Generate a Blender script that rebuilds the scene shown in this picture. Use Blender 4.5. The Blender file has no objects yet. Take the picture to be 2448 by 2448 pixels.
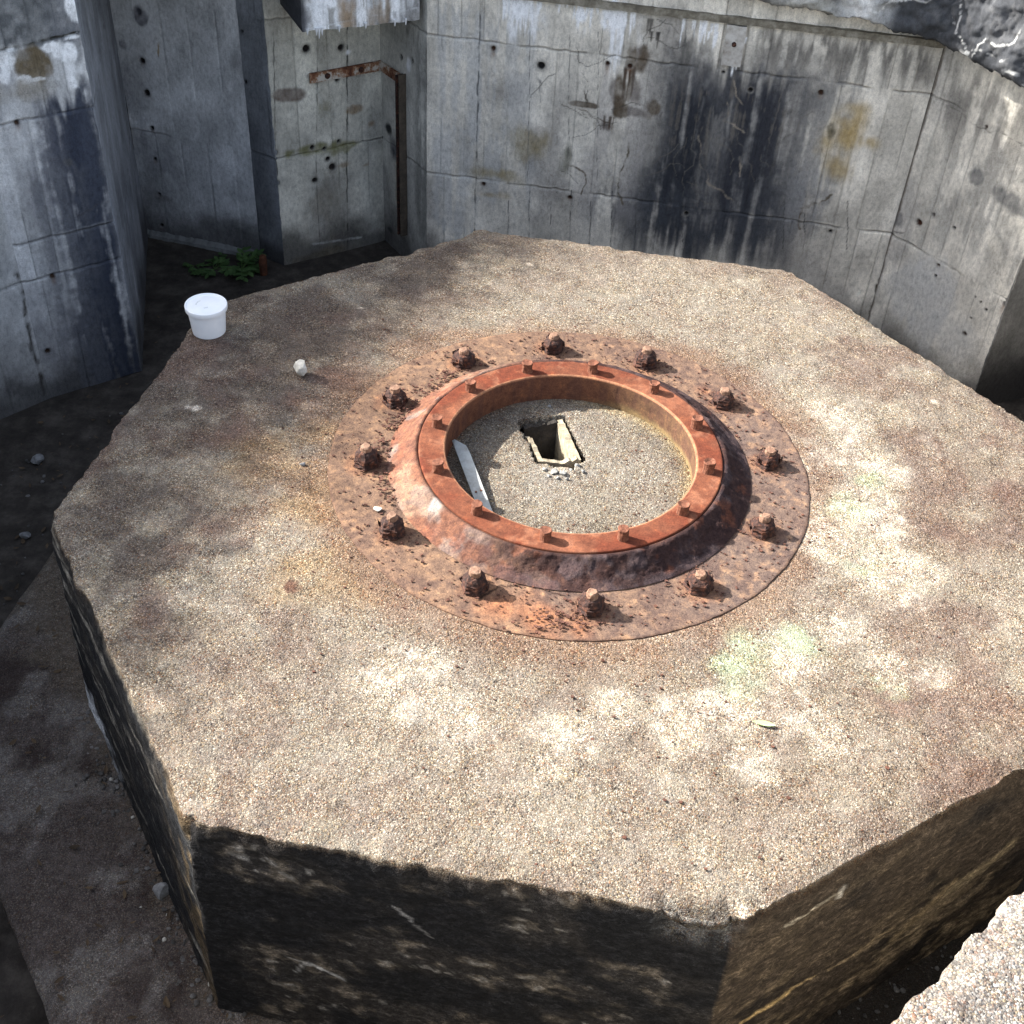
import bpy, bmesh, math, random
import numpy as np
from mathutils import Vector, Matrix
random.seed(7); rng = np.random.default_rng(7)
sc = bpy.context.scene
COL = sc.collection

# ------------------------------------------------------------------ camera
PITCH, ROLL, DIST, OX, OY = 0.7222, -0.0639, 3.952, -0.181, -0.255
F = 2955.96 / 2448.0
def cam_axes():
    fw = np.array([0, math.cos(PITCH), -math.sin(PITCH)]); r = np.array([1., 0, 0]); dn = np.cross(fw, r)
    c, s = math.cos(ROLL), math.sin(ROLL)
    return c*r + s*dn, -s*r + c*dn, fw
RT, DN, FW = cam_axes()
CAM = np.array([OX, OY, 0.]) - FW*DIST
cd = bpy.data.cameras.new('camera'); cam = bpy.data.objects.new('camera', cd); COL.objects.link(cam)
cd.sensor_fit = 'HORIZONTAL'; cd.sensor_width = 36; cd.lens = F*36; cd.clip_start = .05; cd.clip_end = 500
cam.matrix_world = Matrix(((RT[0], -DN[0], -FW[0], CAM[0]), (RT[1], -DN[1], -FW[1], CAM[1]), (RT[2], -DN[2], -FW[2], CAM[2]), (0, 0, 0, 1)))
sc.camera = cam
def ray(px, py):          # photo measured on a 1932 px wide copy
    u, v = (px/1932 - .5)/F, (py/1932 - .5)/F
    return RT*u + DN*v + FW
def at(px, py, h=0.):     # point of the level plane z = h
    d = ray(px, py); t = (h - CAM[2])/d[2]; return CAM + d*t

# ------------------------------------------------------------------ noise
def _h(ix, iy, iz, seed):
    with np.errstate(over='ignore'):
        n = (ix.astype(np.int64)*374761393 + iy.astype(np.int64)*668265263 + iz.astype(np.int64)*2147483647 + seed*1274126177) & 0xffffffff
        n = ((n ^ (n >> 13))*1274126177) & 0xffffffff
        n = ((n ^ (n >> 16))*2246822519) & 0xffffffff
        n = n ^ (n >> 15)
    return (n & 0xffffff)/float(0xffffff)
def vn(x, y, z=0., seed=0):
    x, y, z = np.broadcast_arrays(np.asarray(x, float), np.asarray(y, float), np.asarray(z, float))
    ix, iy, iz = np.floor(x), np.floor(y), np.floor(z)
    fx, fy, fz = x-ix, y-iy, z-iz
    fx, fy, fz = [f*f*(3-2*f) for f in (fx, fy, fz)]
    ix, iy, iz = ix.astype(np.int64), iy.astype(np.int64), iz.astype(np.int64)
    r = 0
    for a in (0, 1):
        for b in (0, 1):
            for c in (0, 1):
                r = r + _h(ix+a, iy+b, iz+c, seed)*(fx if a else 1-fx)*(fy if b else 1-fy)*(fz if c else 1-fz)
    return r
def fbm(x, y, z=0., seed=0, o=4):
    r = 0; a = .5; t = 0
    for i in range(o):
        k = 2.03**i
        r = r + a*vn(np.asarray(x)*k, np.asarray(y)*k, np.asarray(z)*k, seed+i*17); t += a; a *= .5
    return r/t
def ss(a, b, x):
    t = np.clip((x-a)/(b-a), 0, 1); return t*t*(3-2*t)
def mix(c, new, m):
    return c + (np.asarray(new, float) - c)*np.clip(m, 0, 1)[:, None]

# ------------------------------------------------------------------ object helpers
def props(o, label=None, cat=None, group=None, kind=None):
    for k, v in (('label', label), ('category', cat), ('group', group), ('kind', kind)):
        if v: o[k] = v
    return o
def empty(name, loc, rz=0):
    o = bpy.data.objects.new(name, None); COL.objects.link(o); o.location = loc; o.rotation_euler[2] = rz
    o.empty_display_size = .1
    return o
def mesh_obj(name, verts, faces, mat, parent=None, col=None, smooth=True, loc=None, rz=0., extra=None):
    me = bpy.data.meshes.new(name)
    me.from_pydata([tuple(v) for v in verts], [], [tuple(f) for f in faces]); me.update()
    if smooth: me.polygons.foreach_set('use_smooth', [True]*len(me.polygons))
    if col is not None:
        a = me.color_attributes.new('tone', 'FLOAT_COLOR', 'POINT')
        a.data.foreach_set('color', np.c_[np.clip(col, 0.004, .9), np.ones(len(col))].astype(np.float32).ravel())
    if extra:
        for k, v in extra.items():
            a = me.attributes.new(k, 'FLOAT', 'POINT'); a.data.foreach_set('value', np.asarray(v, np.float32))
    me.materials.append(mat)
    o = bpy.data.objects.new(name, me); COL.objects.link(o)
    if parent: o.parent = parent
    if loc is not None: o.location = loc
    o.rotation_euler[2] = rz
    return o
def bm_obj(name, bm, mat, parent=None, smooth=False, loc=None, rz=0.):
    me = bpy.data.meshes.new(name); bmesh.ops.recalc_face_normals(bm, faces=bm.faces); bm.to_mesh(me); bm.free()
    if smooth: me.polygons.foreach_set('use_smooth', [True]*len(me.polygons))
    me.materials.append(mat)
    o = bpy.data.objects.new(name, me); COL.objects.link(o)
    if parent: o.parent = parent
    if loc is not None: o.location = loc
    o.rotation_euler[2] = rz
    return o
def copy_under(o, parent):
    c = o.copy(); COL.objects.link(c); c.parent = parent; return c
def grid_faces(nr, nc, wrap=False):
    f = []
    for i in range(nr-1):
        for j in range(nc if wrap else nc-1):
            k = (j+1) % nc
            f.append((i*nc+j, i*nc+k, (i+1)*nc+k, (i+1)*nc+j))
    return f

# ------------------------------------------------------------------ materials
class NT:
    def __init__(s, name):
        s.m = bpy.data.materials.new(name); s.m.use_nodes = True; s.t = s.m.node_tree; s.t.nodes.clear()
        s.out = s.n('ShaderNodeOutputMaterial'); s.b = s.n('ShaderNodeBsdfPrincipled'); s.l(s.b.outputs[0], s.out.inputs[0])
        s.tc = s.n('ShaderNodeTexCoord').outputs['Object']
    def n(s, typ, **k):
        x = s.t.nodes.new(typ)
        for a, v in k.items():
            if hasattr(x, a): setattr(x, a, v)
        return x
    def l(s, a, b): s.t.links.new(a, b)
    def val(s, sock, v):
        if isinstance(v, (int, float, tuple)): sock.default_value = v
        else: s.l(v, sock)
    def attr(s, name, fac=False):
        x = s.n('ShaderNodeAttribute', attribute_name=name); return x.outputs['Fac' if fac else 'Color']
    def noise(s, scale, detail=4, rough=.6, vec=None, color=False):
        x = s.n('ShaderNodeTexNoise'); s.l(vec or s.tc, x.inputs['Vector'])
        x.inputs['Scale'].default_value = scale; x.inputs['Detail'].default_value = detail; x.inputs['Roughness'].default_value = rough
        return x.outputs['Color' if color else 'Fac']
    def voro(s, scale, feature='F1', vec=None, out='Color', rnd=1.):
        x = s.n('ShaderNodeTexVoronoi', feature=feature); s.l(vec or s.tc, x.inputs['Vector'])
        x.inputs['Scale'].default_value = scale; x.inputs['Randomness'].default_value = rnd
        return x.outputs[out]
    def ramp(s, f, stops, interp='LINEAR'):
        x = s.n('ShaderNodeValToRGB'); s.l(f, x.inputs[0]); cr = x.color_ramp; cr.interpolation = interp
        while len(cr.elements) < len(stops): cr.elements.new(.5)
        for e, (p, c) in zip(cr.elements, stops):
            e.position = p; e.color = (*c, 1) if isinstance(c, tuple) else (c, c, c, 1)
        return x.outputs[0]
    def mixc(s, f, a, b, mode='MIX'):
        x = s.n('ShaderNodeMix', data_type='RGBA', blend_type=mode)
        s.val(x.inputs[0], f)
        for i, v in ((6, a), (7, b)):
            if isinstance(v, tuple): x.inputs[i].default_value = (*v, 1)
            else: s.l(v, x.inputs[i])
        return x.outputs[2]
    def math(s, op, a, b=0.):
        x = s.n('ShaderNodeMath', operation=op); s.val(x.inputs[0], a); s.val(x.inputs[1], b); return x.outputs[0]
    def sep(s, c):
        x = s.n('ShaderNodeSeparateColor'); s.l(c, x.inputs[0]); return x.outputs
    def bump(s, h, strength=.5, dist=.004, prev=None):
        x = s.n('ShaderNodeBump'); s.l(h, x.inputs['Height']); x.inputs['Strength'].default_value = strength; x.inputs['Distance'].default_value = dist
        if prev: s.l(prev, x.inputs['Normal'])
        return x.outputs[0]
    def done(s, color, rough=.9, normal=None, spec=.25, metal=0.):
        if isinstance(color, tuple): s.b.inputs['Base Color'].default_value = (*color, 1)
        else: s.l(color, s.b.inputs['Base Color'])
        s.val(s.b.inputs['Roughness'], rough); s.b.inputs['Specular IOR Level'].default_value = spec; s.b.inputs['Metallic'].default_value = metal
        if normal: s.l(normal, s.b.inputs['Normal'])
        return s.m

def mat_aggregate(name, scale=150., use_agg=True):
    t = NT(name)
    base = t.attr('tone'); wob = t.mixc(.0028, t.tc, t.noise(90, 3, .7, color=True), 'ADD')
    PAL = [(0, (.30, .27, .26)), (.10, (.55, .46, .40)), (.22, (.80, .68, .54)), (.34, (.98, .95, .90)), (.48, (1.18, .96, .66)), (.58, (.80, .50, .36)), (.66, (1.30, 1.26, 1.17)), (.80, (.46, .45, .47)), (.86, (1.05, .78, .60)), (.91, (2.1, 2.0, 1.8))]
    c1 = t.sep(t.voro(scale, vec=wob)); d1 = t.voro(scale, vec=wob, out='Distance')
    c2 = t.sep(t.voro(scale*2.1, vec=wob)); d2 = t.voro(scale*2.1, vec=wob, out='Distance')
    big = t.ramp(c1[0], PAL, 'CONSTANT'); small = t.ramp(c2[0], PAL, 'CONSTANT'); small = t.mixc(.15, small, (1., .97, .93))
    small = t.mixc(1., small, t.ramp(d2, [(.33, 1.08), (.58, .80), (.85, .40)]), 'MULTIPLY')
    grit = t.ramp(t.noise(420, 3, .7), [(.3, .66), (.5, 1.), (.72, 1.36)])
    size = t.math('ADD', t.math('MULTIPLY', c1[1], .40), .20)          # every stone its own size; about half the cells hold one
    on = t.math('GREATER_THAN', c1[2], .34); inside = t.math('MULTIPLY', on, t.math('LESS_THAN', d1, size))
    edge = t.math('MULTIPLY', on, t.ramp(t.math('ABSOLUTE', t.math('SUBTRACT', d1, size)), [(.0, .55), (.09, 0.)])); tint = t.mixc(inside, small, big); tint = t.mixc(edge, tint, t.mixc(1., tint, (.45, .42, .40), 'MULTIPLY')); tint = t.mixc(1., tint, grit, 'MULTIPLY')
    worn = t.ramp(t.noise(9, 5, .75), [(.45, 0.), (.62, .38)])          # places where the cement skin survives
    tint = t.mixc(worn, tint, t.mixc(1., (1.05, 1.03, 1.0), grit, 'MULTIPLY'))
    hue = t.ramp(t.noise(13, 6, .75), [(.30, (.80, .72, .70)), (.45, (1., .97, .96)), (.6, (1.03, 1.0, .95)), (.75, (1.2, 1.19, 1.14))]); tint = t.mixc(1., tint, hue, 'MULTIPLY')
    mid = t.ramp(t.noise(45, 5, .75), [(.28, .72), (.5, 1.), (.75, 1.25)]); tint = t.mixc(1., tint, mid, 'MULTIPLY')
    pits = t.ramp(t.voro(48, out='Distance'), [(.04, .25), (.10, 1.)]); pm = t.ramp(t.noise(6, 3), [(.45, 0.), (.6, .9)]); tint = t.mixc(pm, tint, t.mixc(1., tint, pits, 'MULTIPLY'))
    soft = t.ramp(t.noise(150, 4, .75), [(.25, .55), (.5, 1.), (.8, 1.4)])
    mp = t.n('ShaderNodeMapping'); t.l(t.tc, mp.inputs[0]); mp.inputs['Scale'].default_value = (1, 1, 1.7)
    brk = t.ramp(t.noise(34, 10, .82, mp.outputs[0]), [(.38, .45), (.49, .85), (.54, 1.15), (.62, 1.9)]); soft = t.mixc(1., soft, brk, 'MULTIPLY')
    vein = t.ramp(t.noise(7, 8, .7, mp.outputs[0]), [(.488, 1.), (.499, 2.1), (.503, 2.1), (.514, 1.)]); soft = t.mixc(1., soft, vein, 'MULTIPLY')
    f = t.attr('agg', True); tint = t.mixc(f, soft, tint)
    color = t.mixc(1., base, tint, 'MULTIPLY')
    hgt = t.math('MULTIPLY', inside, t.ramp(d1, [(0, 1.), (.3, .8), (.55, .1)])); hgt = t.math('ADD', hgt, t.math('MULTIPLY', t.ramp(d2, [(0, 1.), (.8, 0.)]), .35)); hgt = t.math('ADD', hgt, t.math('MULTIPLY', t.noise(70, 5, .7), 1.3))
    return t.done(color, .93, t.bump(hgt, .75, .0034), .15)
def mat_concrete(name, amt=1., bump=.5):
    t = NT(name); base = t.attr('tone')
    st = t.n('ShaderNodeMapping'); t.l(t.tc, st.inputs[0]); st.inputs['Scale'].default_value = (1, 1, .55)
    n1 = t.ramp(t.noise(55, 5, .7, st.outputs[0]), [(.28, .66), (.5, 1.), (.75, 1.25)])
    n2 = t.ramp(t.noise(210, 3, .7), [(.25, .7), (.5, 1.), (.78, 1.22)])
    pit = t.ramp(t.voro(42, out='Distance'), [(.05, .45), (.11, 1.)])
    pm = t.ramp(t.noise(7, 2), [(.48, 0.), (.6, 1.)])
    pit = t.mixc(pm, (1., 1., 1.), pit)
    c = t.mixc(amt, base, n1, 'MULTIPLY'); c = t.mixc(amt, c, n2, 'MULTIPLY'); c = t.mixc(1., c, pit, 'MULTIPLY')
    h = t.math('ADD', t.noise(26, 6, .7), t.math('MULTIPLY', t.noise(160, 3, .6), .4))
    b = t.bump(h, bump, .006)
    return t.done(c, .9, b, .2)
def mat_rust(name, amt=1., bump=.6, scale=1.):
    t = NT(name); base = t.attr('tone')
    n1 = t.ramp(t.noise(38*scale, 6, .75), [(.28, (.38, .36, .40)), (.42, (.80, .77, .78)), (.55, (1.1, 1.05, 1.)), (.72, (1.85, 1.65, 1.3))])
    n2 = t.ramp(t.noise(190*scale, 4, .7), [(.28, (.6, .57, .56)), (.5, (1., 1., 1.)), (.75, (1.4, 1.32, 1.2))])
    c = t.mixc(amt, base, n1, 'MULTIPLY'); c = t.mixc(amt, c, n2, 'MULTIPLY')
    h = t.math('ADD', t.noise(60*scale, 6, .7), t.math('MULTIPLY', t.noise(260*scale, 3, .6), .5))
    return t.done(c, .9, t.bump(h, bump, .005), .1)
def mat_flat(name, stops, scale=30, rough=.8, bump=.3, dist=.003, spec=.3):
    t = NT(name); c = t.ramp(t.noise(scale, 6, .7), stops)
    return t.done(c, rough, t.bump(t.noise(scale*2, 5, .7), bump, dist), spec)
M_AGG = mat_aggregate('pebbly_concrete')
M_WALL = mat_concrete('weathered_concrete')
M_RUST = mat_rust('rusted_iron')
M_RING = mat_rust('orange_rust', .75, .3)
M_NUT = mat_flat('flaking_rust', [(.34, (.016, .010, .009)), (.50, (.045, .022, .017)), (.62, (.11, .045, .027)), (.75, (.24, .095, .045))], 55, .85, .9, .006)
M_STUD = mat_flat('stud_rust', [(.3, (.07, .026, .016)), (.5, (.14, .052, .028)), (.7, (.24, .10, .06))], 70, .85, .5)
M_BOLTEND = mat_flat('worn_bolt_end', [(.3, (.11, .055, .036)), (.5, (.20, .115, .075)), (.7, (.30, .20, .14))], 90, .8, .4)
M_FLAKE = mat_flat('rust_flakes', [(.3, (.04, .022, .017)), (.5, (.085, .038, .026)), (.7, (.16, .07, .045))], 60, .9, .4)
M_ROCK = mat_flat('pale_stone', [(.3, (.26, .25, .21)), (.5, (.44, .42, .37)), (.7, (.60, .57, .51))], 60, .9, .5)
M_GRIT = mat_flat('dark_grit', [(.3, (.03, .027, .024)), (.5, (.08, .075, .07)), (.72, (.22, .21, .20))], 12, .9, .5)
M_CRUMB = mat_flat('concrete_crumb', [(.3, (.17, .165, .15)), (.5, (.28, .275, .255)), (.7, (.38, .37, .35))], 70, .95, .7)
M_GREY = mat_flat('grey_stone', [(.3, (.12, .12, .12)), (.5, (.21, .21, .21)), (.7, (.32, .32, .32))], 60, .9, .5)
M_PLASTIC = None
def mat_plastic():
    t = NT('white_plastic'); c = t.ramp(t.noise(25, 3), [(.3, (.80, .83, .86)), (.7, (.86, .88, .90))])
    return t.done(c, .35, None, .5)
M_PLASTIC = mat_plastic()
M_LEAF = mat_flat('green_leaf', [(.3, (.035, .085, .02)), (.5, (.06, .14, .03)), (.7, (.10, .20, .045))], 14, .6, .2)
M_PALELEAF = mat_flat('pale_leaf', [(.3, (.26, .38, .14)), (.7, (.40, .50, .24))], 60, .6, .2)
M_GRASS = mat_flat('grass_blades', [(.3, (.04, .075, .02)), (.5, (.07, .12, .03)), (.7, (.14, .15, .06))], 4, .8, .1)
M_SOIL_SHADE = mat_flat('dark_soil_shade', [(.3, (.024, .021, .018)), (.5, (.048, .041, .035)), (.72, (.095, .082, .070))], 9, .95, .7, .02, .15)
M_TURF = mat_flat('turf_ground', [(.3, (.03, .045, .015)), (.5, (.06, .08, .03)), (.7, (.10, .10, .05))], 6, .95, .6, .03, .1)
M_WOOD = mat_flat('weathered_wood', [(.3, (.08, .07, .055)), (.5, (.19, .17, .13)), (.7, (.34, .32, .27))], 22, .9, .5)
M_PALEWOOD = mat_flat('whitewashed_wood', [(.28, (.16, .13, .10)), (.42, (.36, .33, .29)), (.6, (.55, .53, .49))], 18, .9, .4)
M_LINING = mat_flat('pale_box_lining', [(.3, (.15, .115, .075)), (.5, (.28, .235, .165)), (.7, (.40, .35, .26))], 35, .9, .6)
M_STRIP = mat_flat('chalky_metal', [(.26, (.15, .13, .10)), (.40, (.27, .275, .26)), (.7, (.38, .40, .39))], 24, .7, .2)
M_BARK = mat_flat('bark', [(.3, (.05, .04, .03)), (.7, (.14, .11, .08))], 20, .9, .6)
def mat_bar():
    t = NT('peeling_painted_iron')
    c = t.ramp(t.noise(11, 5, .7), [(.36, (.035, .017, .012)), (.46, (.16, .06, .03)), (.52, (.30, .17, .10)), (.58, (.50, .46, .40)), (.8, (.58, .55, .50))])
    return t.done(c, .8, t.bump(t.noise(60, 5), .4, .003), .3)
M_BAR = mat_bar()

# ------------------------------------------------------------------ pedestal
FLOOR = -1.15; STEP = -.90; RIM = .95
OCT = [(-1.619, -.416), (-.931, -1.482), (.412, -1.667), (1.475, -.988), (1.672, .395), (.918, 1.396), (-.364, 1.575), (-1.405, .862)]
def outline(poly, step):
    pts, nrm, edge = [], [], []
    n = len(poly)
    for i in range(n):
        a = np.array(poly[i]); b = np.array(poly[(i+1) % n]); L = np.linalg.norm(b-a); k = int(L/step); d = (b-a)/L
        for j in range(k):
            pts.append(a + d*L*j/k); nrm.append((d[1], -d[0])); edge.append((i, j/k))
    nr = np.array(nrm); w = 5; acc = sum(np.roll(nr, k, 0) for k in range(-w, w+1)); acc /= np.linalg.norm(acc, axis=1)[:, None]
    return np.array(pts), acc, edge
P, N, ED = outline(OCT, .0105)
nb = len(P)
ei = np.array([e[0] for e in ED]); et = np.array([e[1] for e in ED])
cx, cy = P[:, 0], P[:, 1]
jit = (fbm(cx*9, cy*9, seed=3, o=5)-.5)*.017 + (fbm(cx*55, cy*55, seed=4, o=3)-.5)*.013
corner = np.minimum(et, 1-et)
jit -= .018*ss(.025, 0., corner)
def notch(px, py, r, depth, wob=.3):
    c = at(px, py)[:2]; d = np.hypot(cx-c[0], cy-c[1])/r*(1+wob*(fbm(cx*25, cy*25, seed=9)-.5)*2)
    return -depth*ss(1, .35, d)
jit += notch(826, 468, .055, .05) + notch(1590, 583, .03, .02) + notch(760, 470, .06, .015) + notch(1170, 462, .05, .012) + notch(430, 545, .07, .025) + notch(190, 830, .05, .015)
chip = ss(1, .4, np.hypot(cx-at(1325, 1722)[0], cy-at(1325, 1722)[1])/.13)*(.75+.5*fbm(cx*30, cy*30, seed=12))
inn = P + N*(jit-.008)[:, None]
ang = np.arctan2(P[:, 1], P[:, 0])
R0 = .43
c0 = np.c_[np.cos(ang)*R0, np.sin(ang)*R0]
tt = np.concatenate([np.linspace(0, .985, 112), [.9915, .9965, 1.]])
V = []; AG = []; KIND = []
for t in tt:
    xy = c0*(1-t) + inn*t
    r = np.hypot(xy[:, 0], xy[:, 1])
    z = (fbm(xy[:, 0]*3.2, xy[:, 1]*3.2, seed=21)-.5)*.022 + (fbm(xy[:, 0]*22, xy[:, 1]*22, seed=22, o=3)-.5)*.007
    z = z*ss(.80, 1.15, r) - .002 + .005*ss(.785, .805, r)
    edge = ss(.955, 1., t)
    z -= edge*(.003+.012*fbm(xy[:, 0]*30, xy[:, 1]*30, seed=23))
    if t > .93: z -= chip*ss(.95, 1., t)*(.034+.014*(fbm(xy[:, 0]*60, xy[:, 1]*60, seed=24)-.5))
    # raised lip behind the notch on the far edge
    bp = at(905, 440)[:2]; z += .020*ss(.10, .0, np.hypot(xy[:, 0]-bp[0], (xy[:, 1]-bp[1])*1.3))
    V.append(np.c_[xy, z]); AG.append(np.ones(nb)); KIND.append(np.zeros(nb))
depths = np.concatenate([[.012, .022, .034, .048], np.linspace(.060, .90, 105)])
for d in depths:
    rough = (fbm(cx*12, cy*12, d*12, seed=31)-.5)*.016 + (fbm(cx*50, cy*50, d*50, seed=32, o=2)-.5)*.006
    off = rough + (.002 if d > .03 else 0) + jit*ss(.16, .0, d) - .01*ss(.04, 0, d) + .022*(d/.9)
    off -= chip*ss(.13, .05, d)*.02*ss(0, .03, d)
    xy = P + N*off[:, None]
    V.append(np.c_[xy, np.full(nb, -d)]); AG.append(np.full(nb, ss(.05, .008, d))*1. + chip*ss(.14, .1, d)*(d > .008)); KIND.append(np.full(nb, 1.))
V = np.concatenate(V); AG = np.clip(np.concatenate(AG), 0, 1); KIND = np.concatenate(KIND)
X, Y, Z = V.T
def blob(X, Y, pts, r, seed, soft=.9, ns=7., wob=.8, h=0.):
    m = np.zeros_like(X); n = (fbm(X*ns, Y*ns, seed=seed, o=5)-.5)*2*wob
    for q in pts:
        px, py = q[:2]; rr = q[2] if len(q) > 2 else r; c = at(px, py, h)
        d = np.hypot(X-c[0], Y-c[1])/rr + n
        m = np.maximum(m, ss(1., 1.-soft, d))
    return m
C = np.tile(np.array([.207, .196, .174]), (len(V), 1))
n1 = fbm(X*1.7, Y*1.7, seed=41, o=5); n2 = fbm(X*6, Y*6, seed=42, o=5); n3 = fbm(X*16, Y*16, seed=43, o=4)
C = mix(C, (.125, .102, .084), ss(.40, .74, n1)*.45)
C = mix(C, (.215, .203, .175), ss(.48, .74, n2)*.4)
C = mix(C, (.10, .077, .065), ss(.56, .72, fbm(X*3.5+9, Y*3.5, seed=44, o=6))*.3)
C = mix(C, (.075, .065, .062), ss(.1, .95, ss(.15, 1., blob(X, Y, [(300, 800, .62), (560, 620, .5), (180, 960, .4), (760, 520, .4), (330, 1040, .35), (840, 480, .3), (250, 1180, .3), (470, 690, .5)], .4, 51, 1.))*(.45+.8*n2))*.72)  # dark dirt on the left, laid heavier to deepen the shade
C = mix(C, (.12, .068, .055), blob(X, Y, [(470, 790, .22), (640, 720, .16), (560, 760, .14)], .2, 52, .9)*.55)
C = mix(C, (.25, .185, .10), blob(X, Y, [(500, 860, .24), (590, 960, .22), (560, 1060, .2), (640, 1100, .16), (600, 830, .14)], .2, 53, 1.)*.55)
C = mix(C, (.165, .10, .065), ss(.98, .80, np.hypot(X, Y)+(n2-.5)*.22)*.55)
C = mix(C, (.105, .060, .051), blob(X, Y, [(1890, 930, .14), (1905, 1340, .16), (1760, 1290, .1), (1800, 1010, .1), (1850, 1480, .12), (1690, 1320, .09), (1500, 520, .1)], .12, 54, 1.)*.5)
C = mix(C, (.118, .088, .080), ss(.50, .68, fbm(X*5+3, Y*5, seed=48, o=6))*(.25+.45*ss(.55, 1.2, np.abs(X)))*.9)
white = blob(X, Y, [(1650, 870, 0.276), (1640, 960, 0.262), (1600, 1040, 0.207), (1660, 1080, 0.235), (1480, 1260, 0.221), (1560, 1180, 0.179), (1680, 1260, 0.193), (1540, 1340, 0.207), (1380, 1330, 0.166), (780, 1260, 0.193), (840, 1330, 0.179), (760, 1330, 0.124), (1080, 1390, 0.179), (1150, 1350, 0.138), (1280, 1370, 0.138), (1750, 1280, 0.138), (1420, 1440, 0.110), (1500, 880, 0.083), (1560, 790, 0.124)], .12, 55, 1.)
C = mix(C, (.42, .415, .375), ss(0, .8, white)*(.30+.75*ss(.32, .68, n3*.45+fbm(X*48, Y*48, seed=46, o=3)*.55))*.72)
green = blob(X, Y, [(1640, 1050, .15), (1600, 960, .11), (1425, 1220, .10), (1390, 1300, .10), (1500, 1210, .10), (1680, 1300, .07), (1160, 1330, .05), (1380, 1260, .08), (1640, 900, .07)], .1, 56, 1.)
C = mix(C, (.29, .375, .27), green*ss(.36, .62, n2*.4+n3*.3+fbm(X*60, Y*60, seed=47, o=3)*.3)*.75)
C = mix(C, (.31, .30, .265), ss(.62, .76, fbm(X*9+4, Y*9, seed=45, o=6))*.28)
C = mix(C, (.52, .51, .47), blob(X, Y, [(372, 772, .022), (355, 770, .012), (1262, 1697, .02), (1405, 1715, .03)], .03, 57, .6, 30., .5)*.85)
C = mix(C, (.62, .60, .54), blob(X, Y, [(680, 580, .015), (1760, 760, .015), (1000, 500, .02)], .02, 58, .6, 30., .5)*.6)
C = mix(C, (.09, .045, .035), blob(X, Y, [(548, 1108, .028)], .03, 59, .4, 40., .9)*.8)
def polymask(X, Y, pts, w, seed):
    m = np.zeros_like(X); wx = X+(fbm(X*30, Y*30, seed=seed, o=3)-.5)*.02; wy = Y+(fbm(X*30+7, Y*30, seed=seed+1, o=3)-.5)*.02
    for a, b in zip(pts[:-1], pts[1:]):
        a = np.array(a); b = np.array(b); d = b-a; L2 = d@d
        t = np.clip(((wx-a[0])*d[0]+(wy-a[1])*d[1])/L2, 0, 1)
        m = np.maximum(m, ss(w, w*.3, np.hypot(wx-a[0]-t*d[0], wy-a[1]-t*d[1])))
    return m
C = mix(C, (.55, .50, .40), polymask(X, Y, [at(1480, 600)[:2], at(1560, 640)[:2], at(1640, 690)[:2]], .008, 70)*.22)
C = mix(C, (.10, .08, .06), polymask(X, Y, [at(610, 1480)[:2], at(620, 1530)[:2], at(600, 1560)[:2]], .006, 71)*.5)
# sides: black algae, tan scars, ochre streaks on the right-hand face
EI = np.concatenate([np.tile(ei, len(tt)), np.tile(ei, len(depths))]); ET = np.concatenate([np.tile(et, len(tt)), np.tile(et, len(depths))])
side = KIND > .5
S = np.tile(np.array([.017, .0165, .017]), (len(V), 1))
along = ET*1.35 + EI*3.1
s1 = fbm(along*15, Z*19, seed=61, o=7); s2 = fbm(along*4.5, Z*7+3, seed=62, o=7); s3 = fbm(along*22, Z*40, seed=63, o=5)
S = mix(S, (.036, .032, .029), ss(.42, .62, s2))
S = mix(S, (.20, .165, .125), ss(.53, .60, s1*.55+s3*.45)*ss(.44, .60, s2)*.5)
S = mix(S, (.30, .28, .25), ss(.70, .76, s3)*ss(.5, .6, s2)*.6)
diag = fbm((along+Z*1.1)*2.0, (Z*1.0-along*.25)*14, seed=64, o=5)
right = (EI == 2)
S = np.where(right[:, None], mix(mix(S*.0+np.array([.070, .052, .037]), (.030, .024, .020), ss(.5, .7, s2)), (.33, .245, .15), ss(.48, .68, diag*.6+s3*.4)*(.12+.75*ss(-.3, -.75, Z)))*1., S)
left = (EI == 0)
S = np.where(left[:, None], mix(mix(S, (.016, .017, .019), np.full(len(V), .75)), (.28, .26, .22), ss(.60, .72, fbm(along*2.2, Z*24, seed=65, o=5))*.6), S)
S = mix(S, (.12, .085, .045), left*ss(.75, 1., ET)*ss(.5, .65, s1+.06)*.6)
S = mix(S, (.72, .74, .76), left*ss(.28, .06, ET+(s1-.5)*.3)*ss(-.74, -.82, Z+(s3-.5)*.15)*.9)
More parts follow.
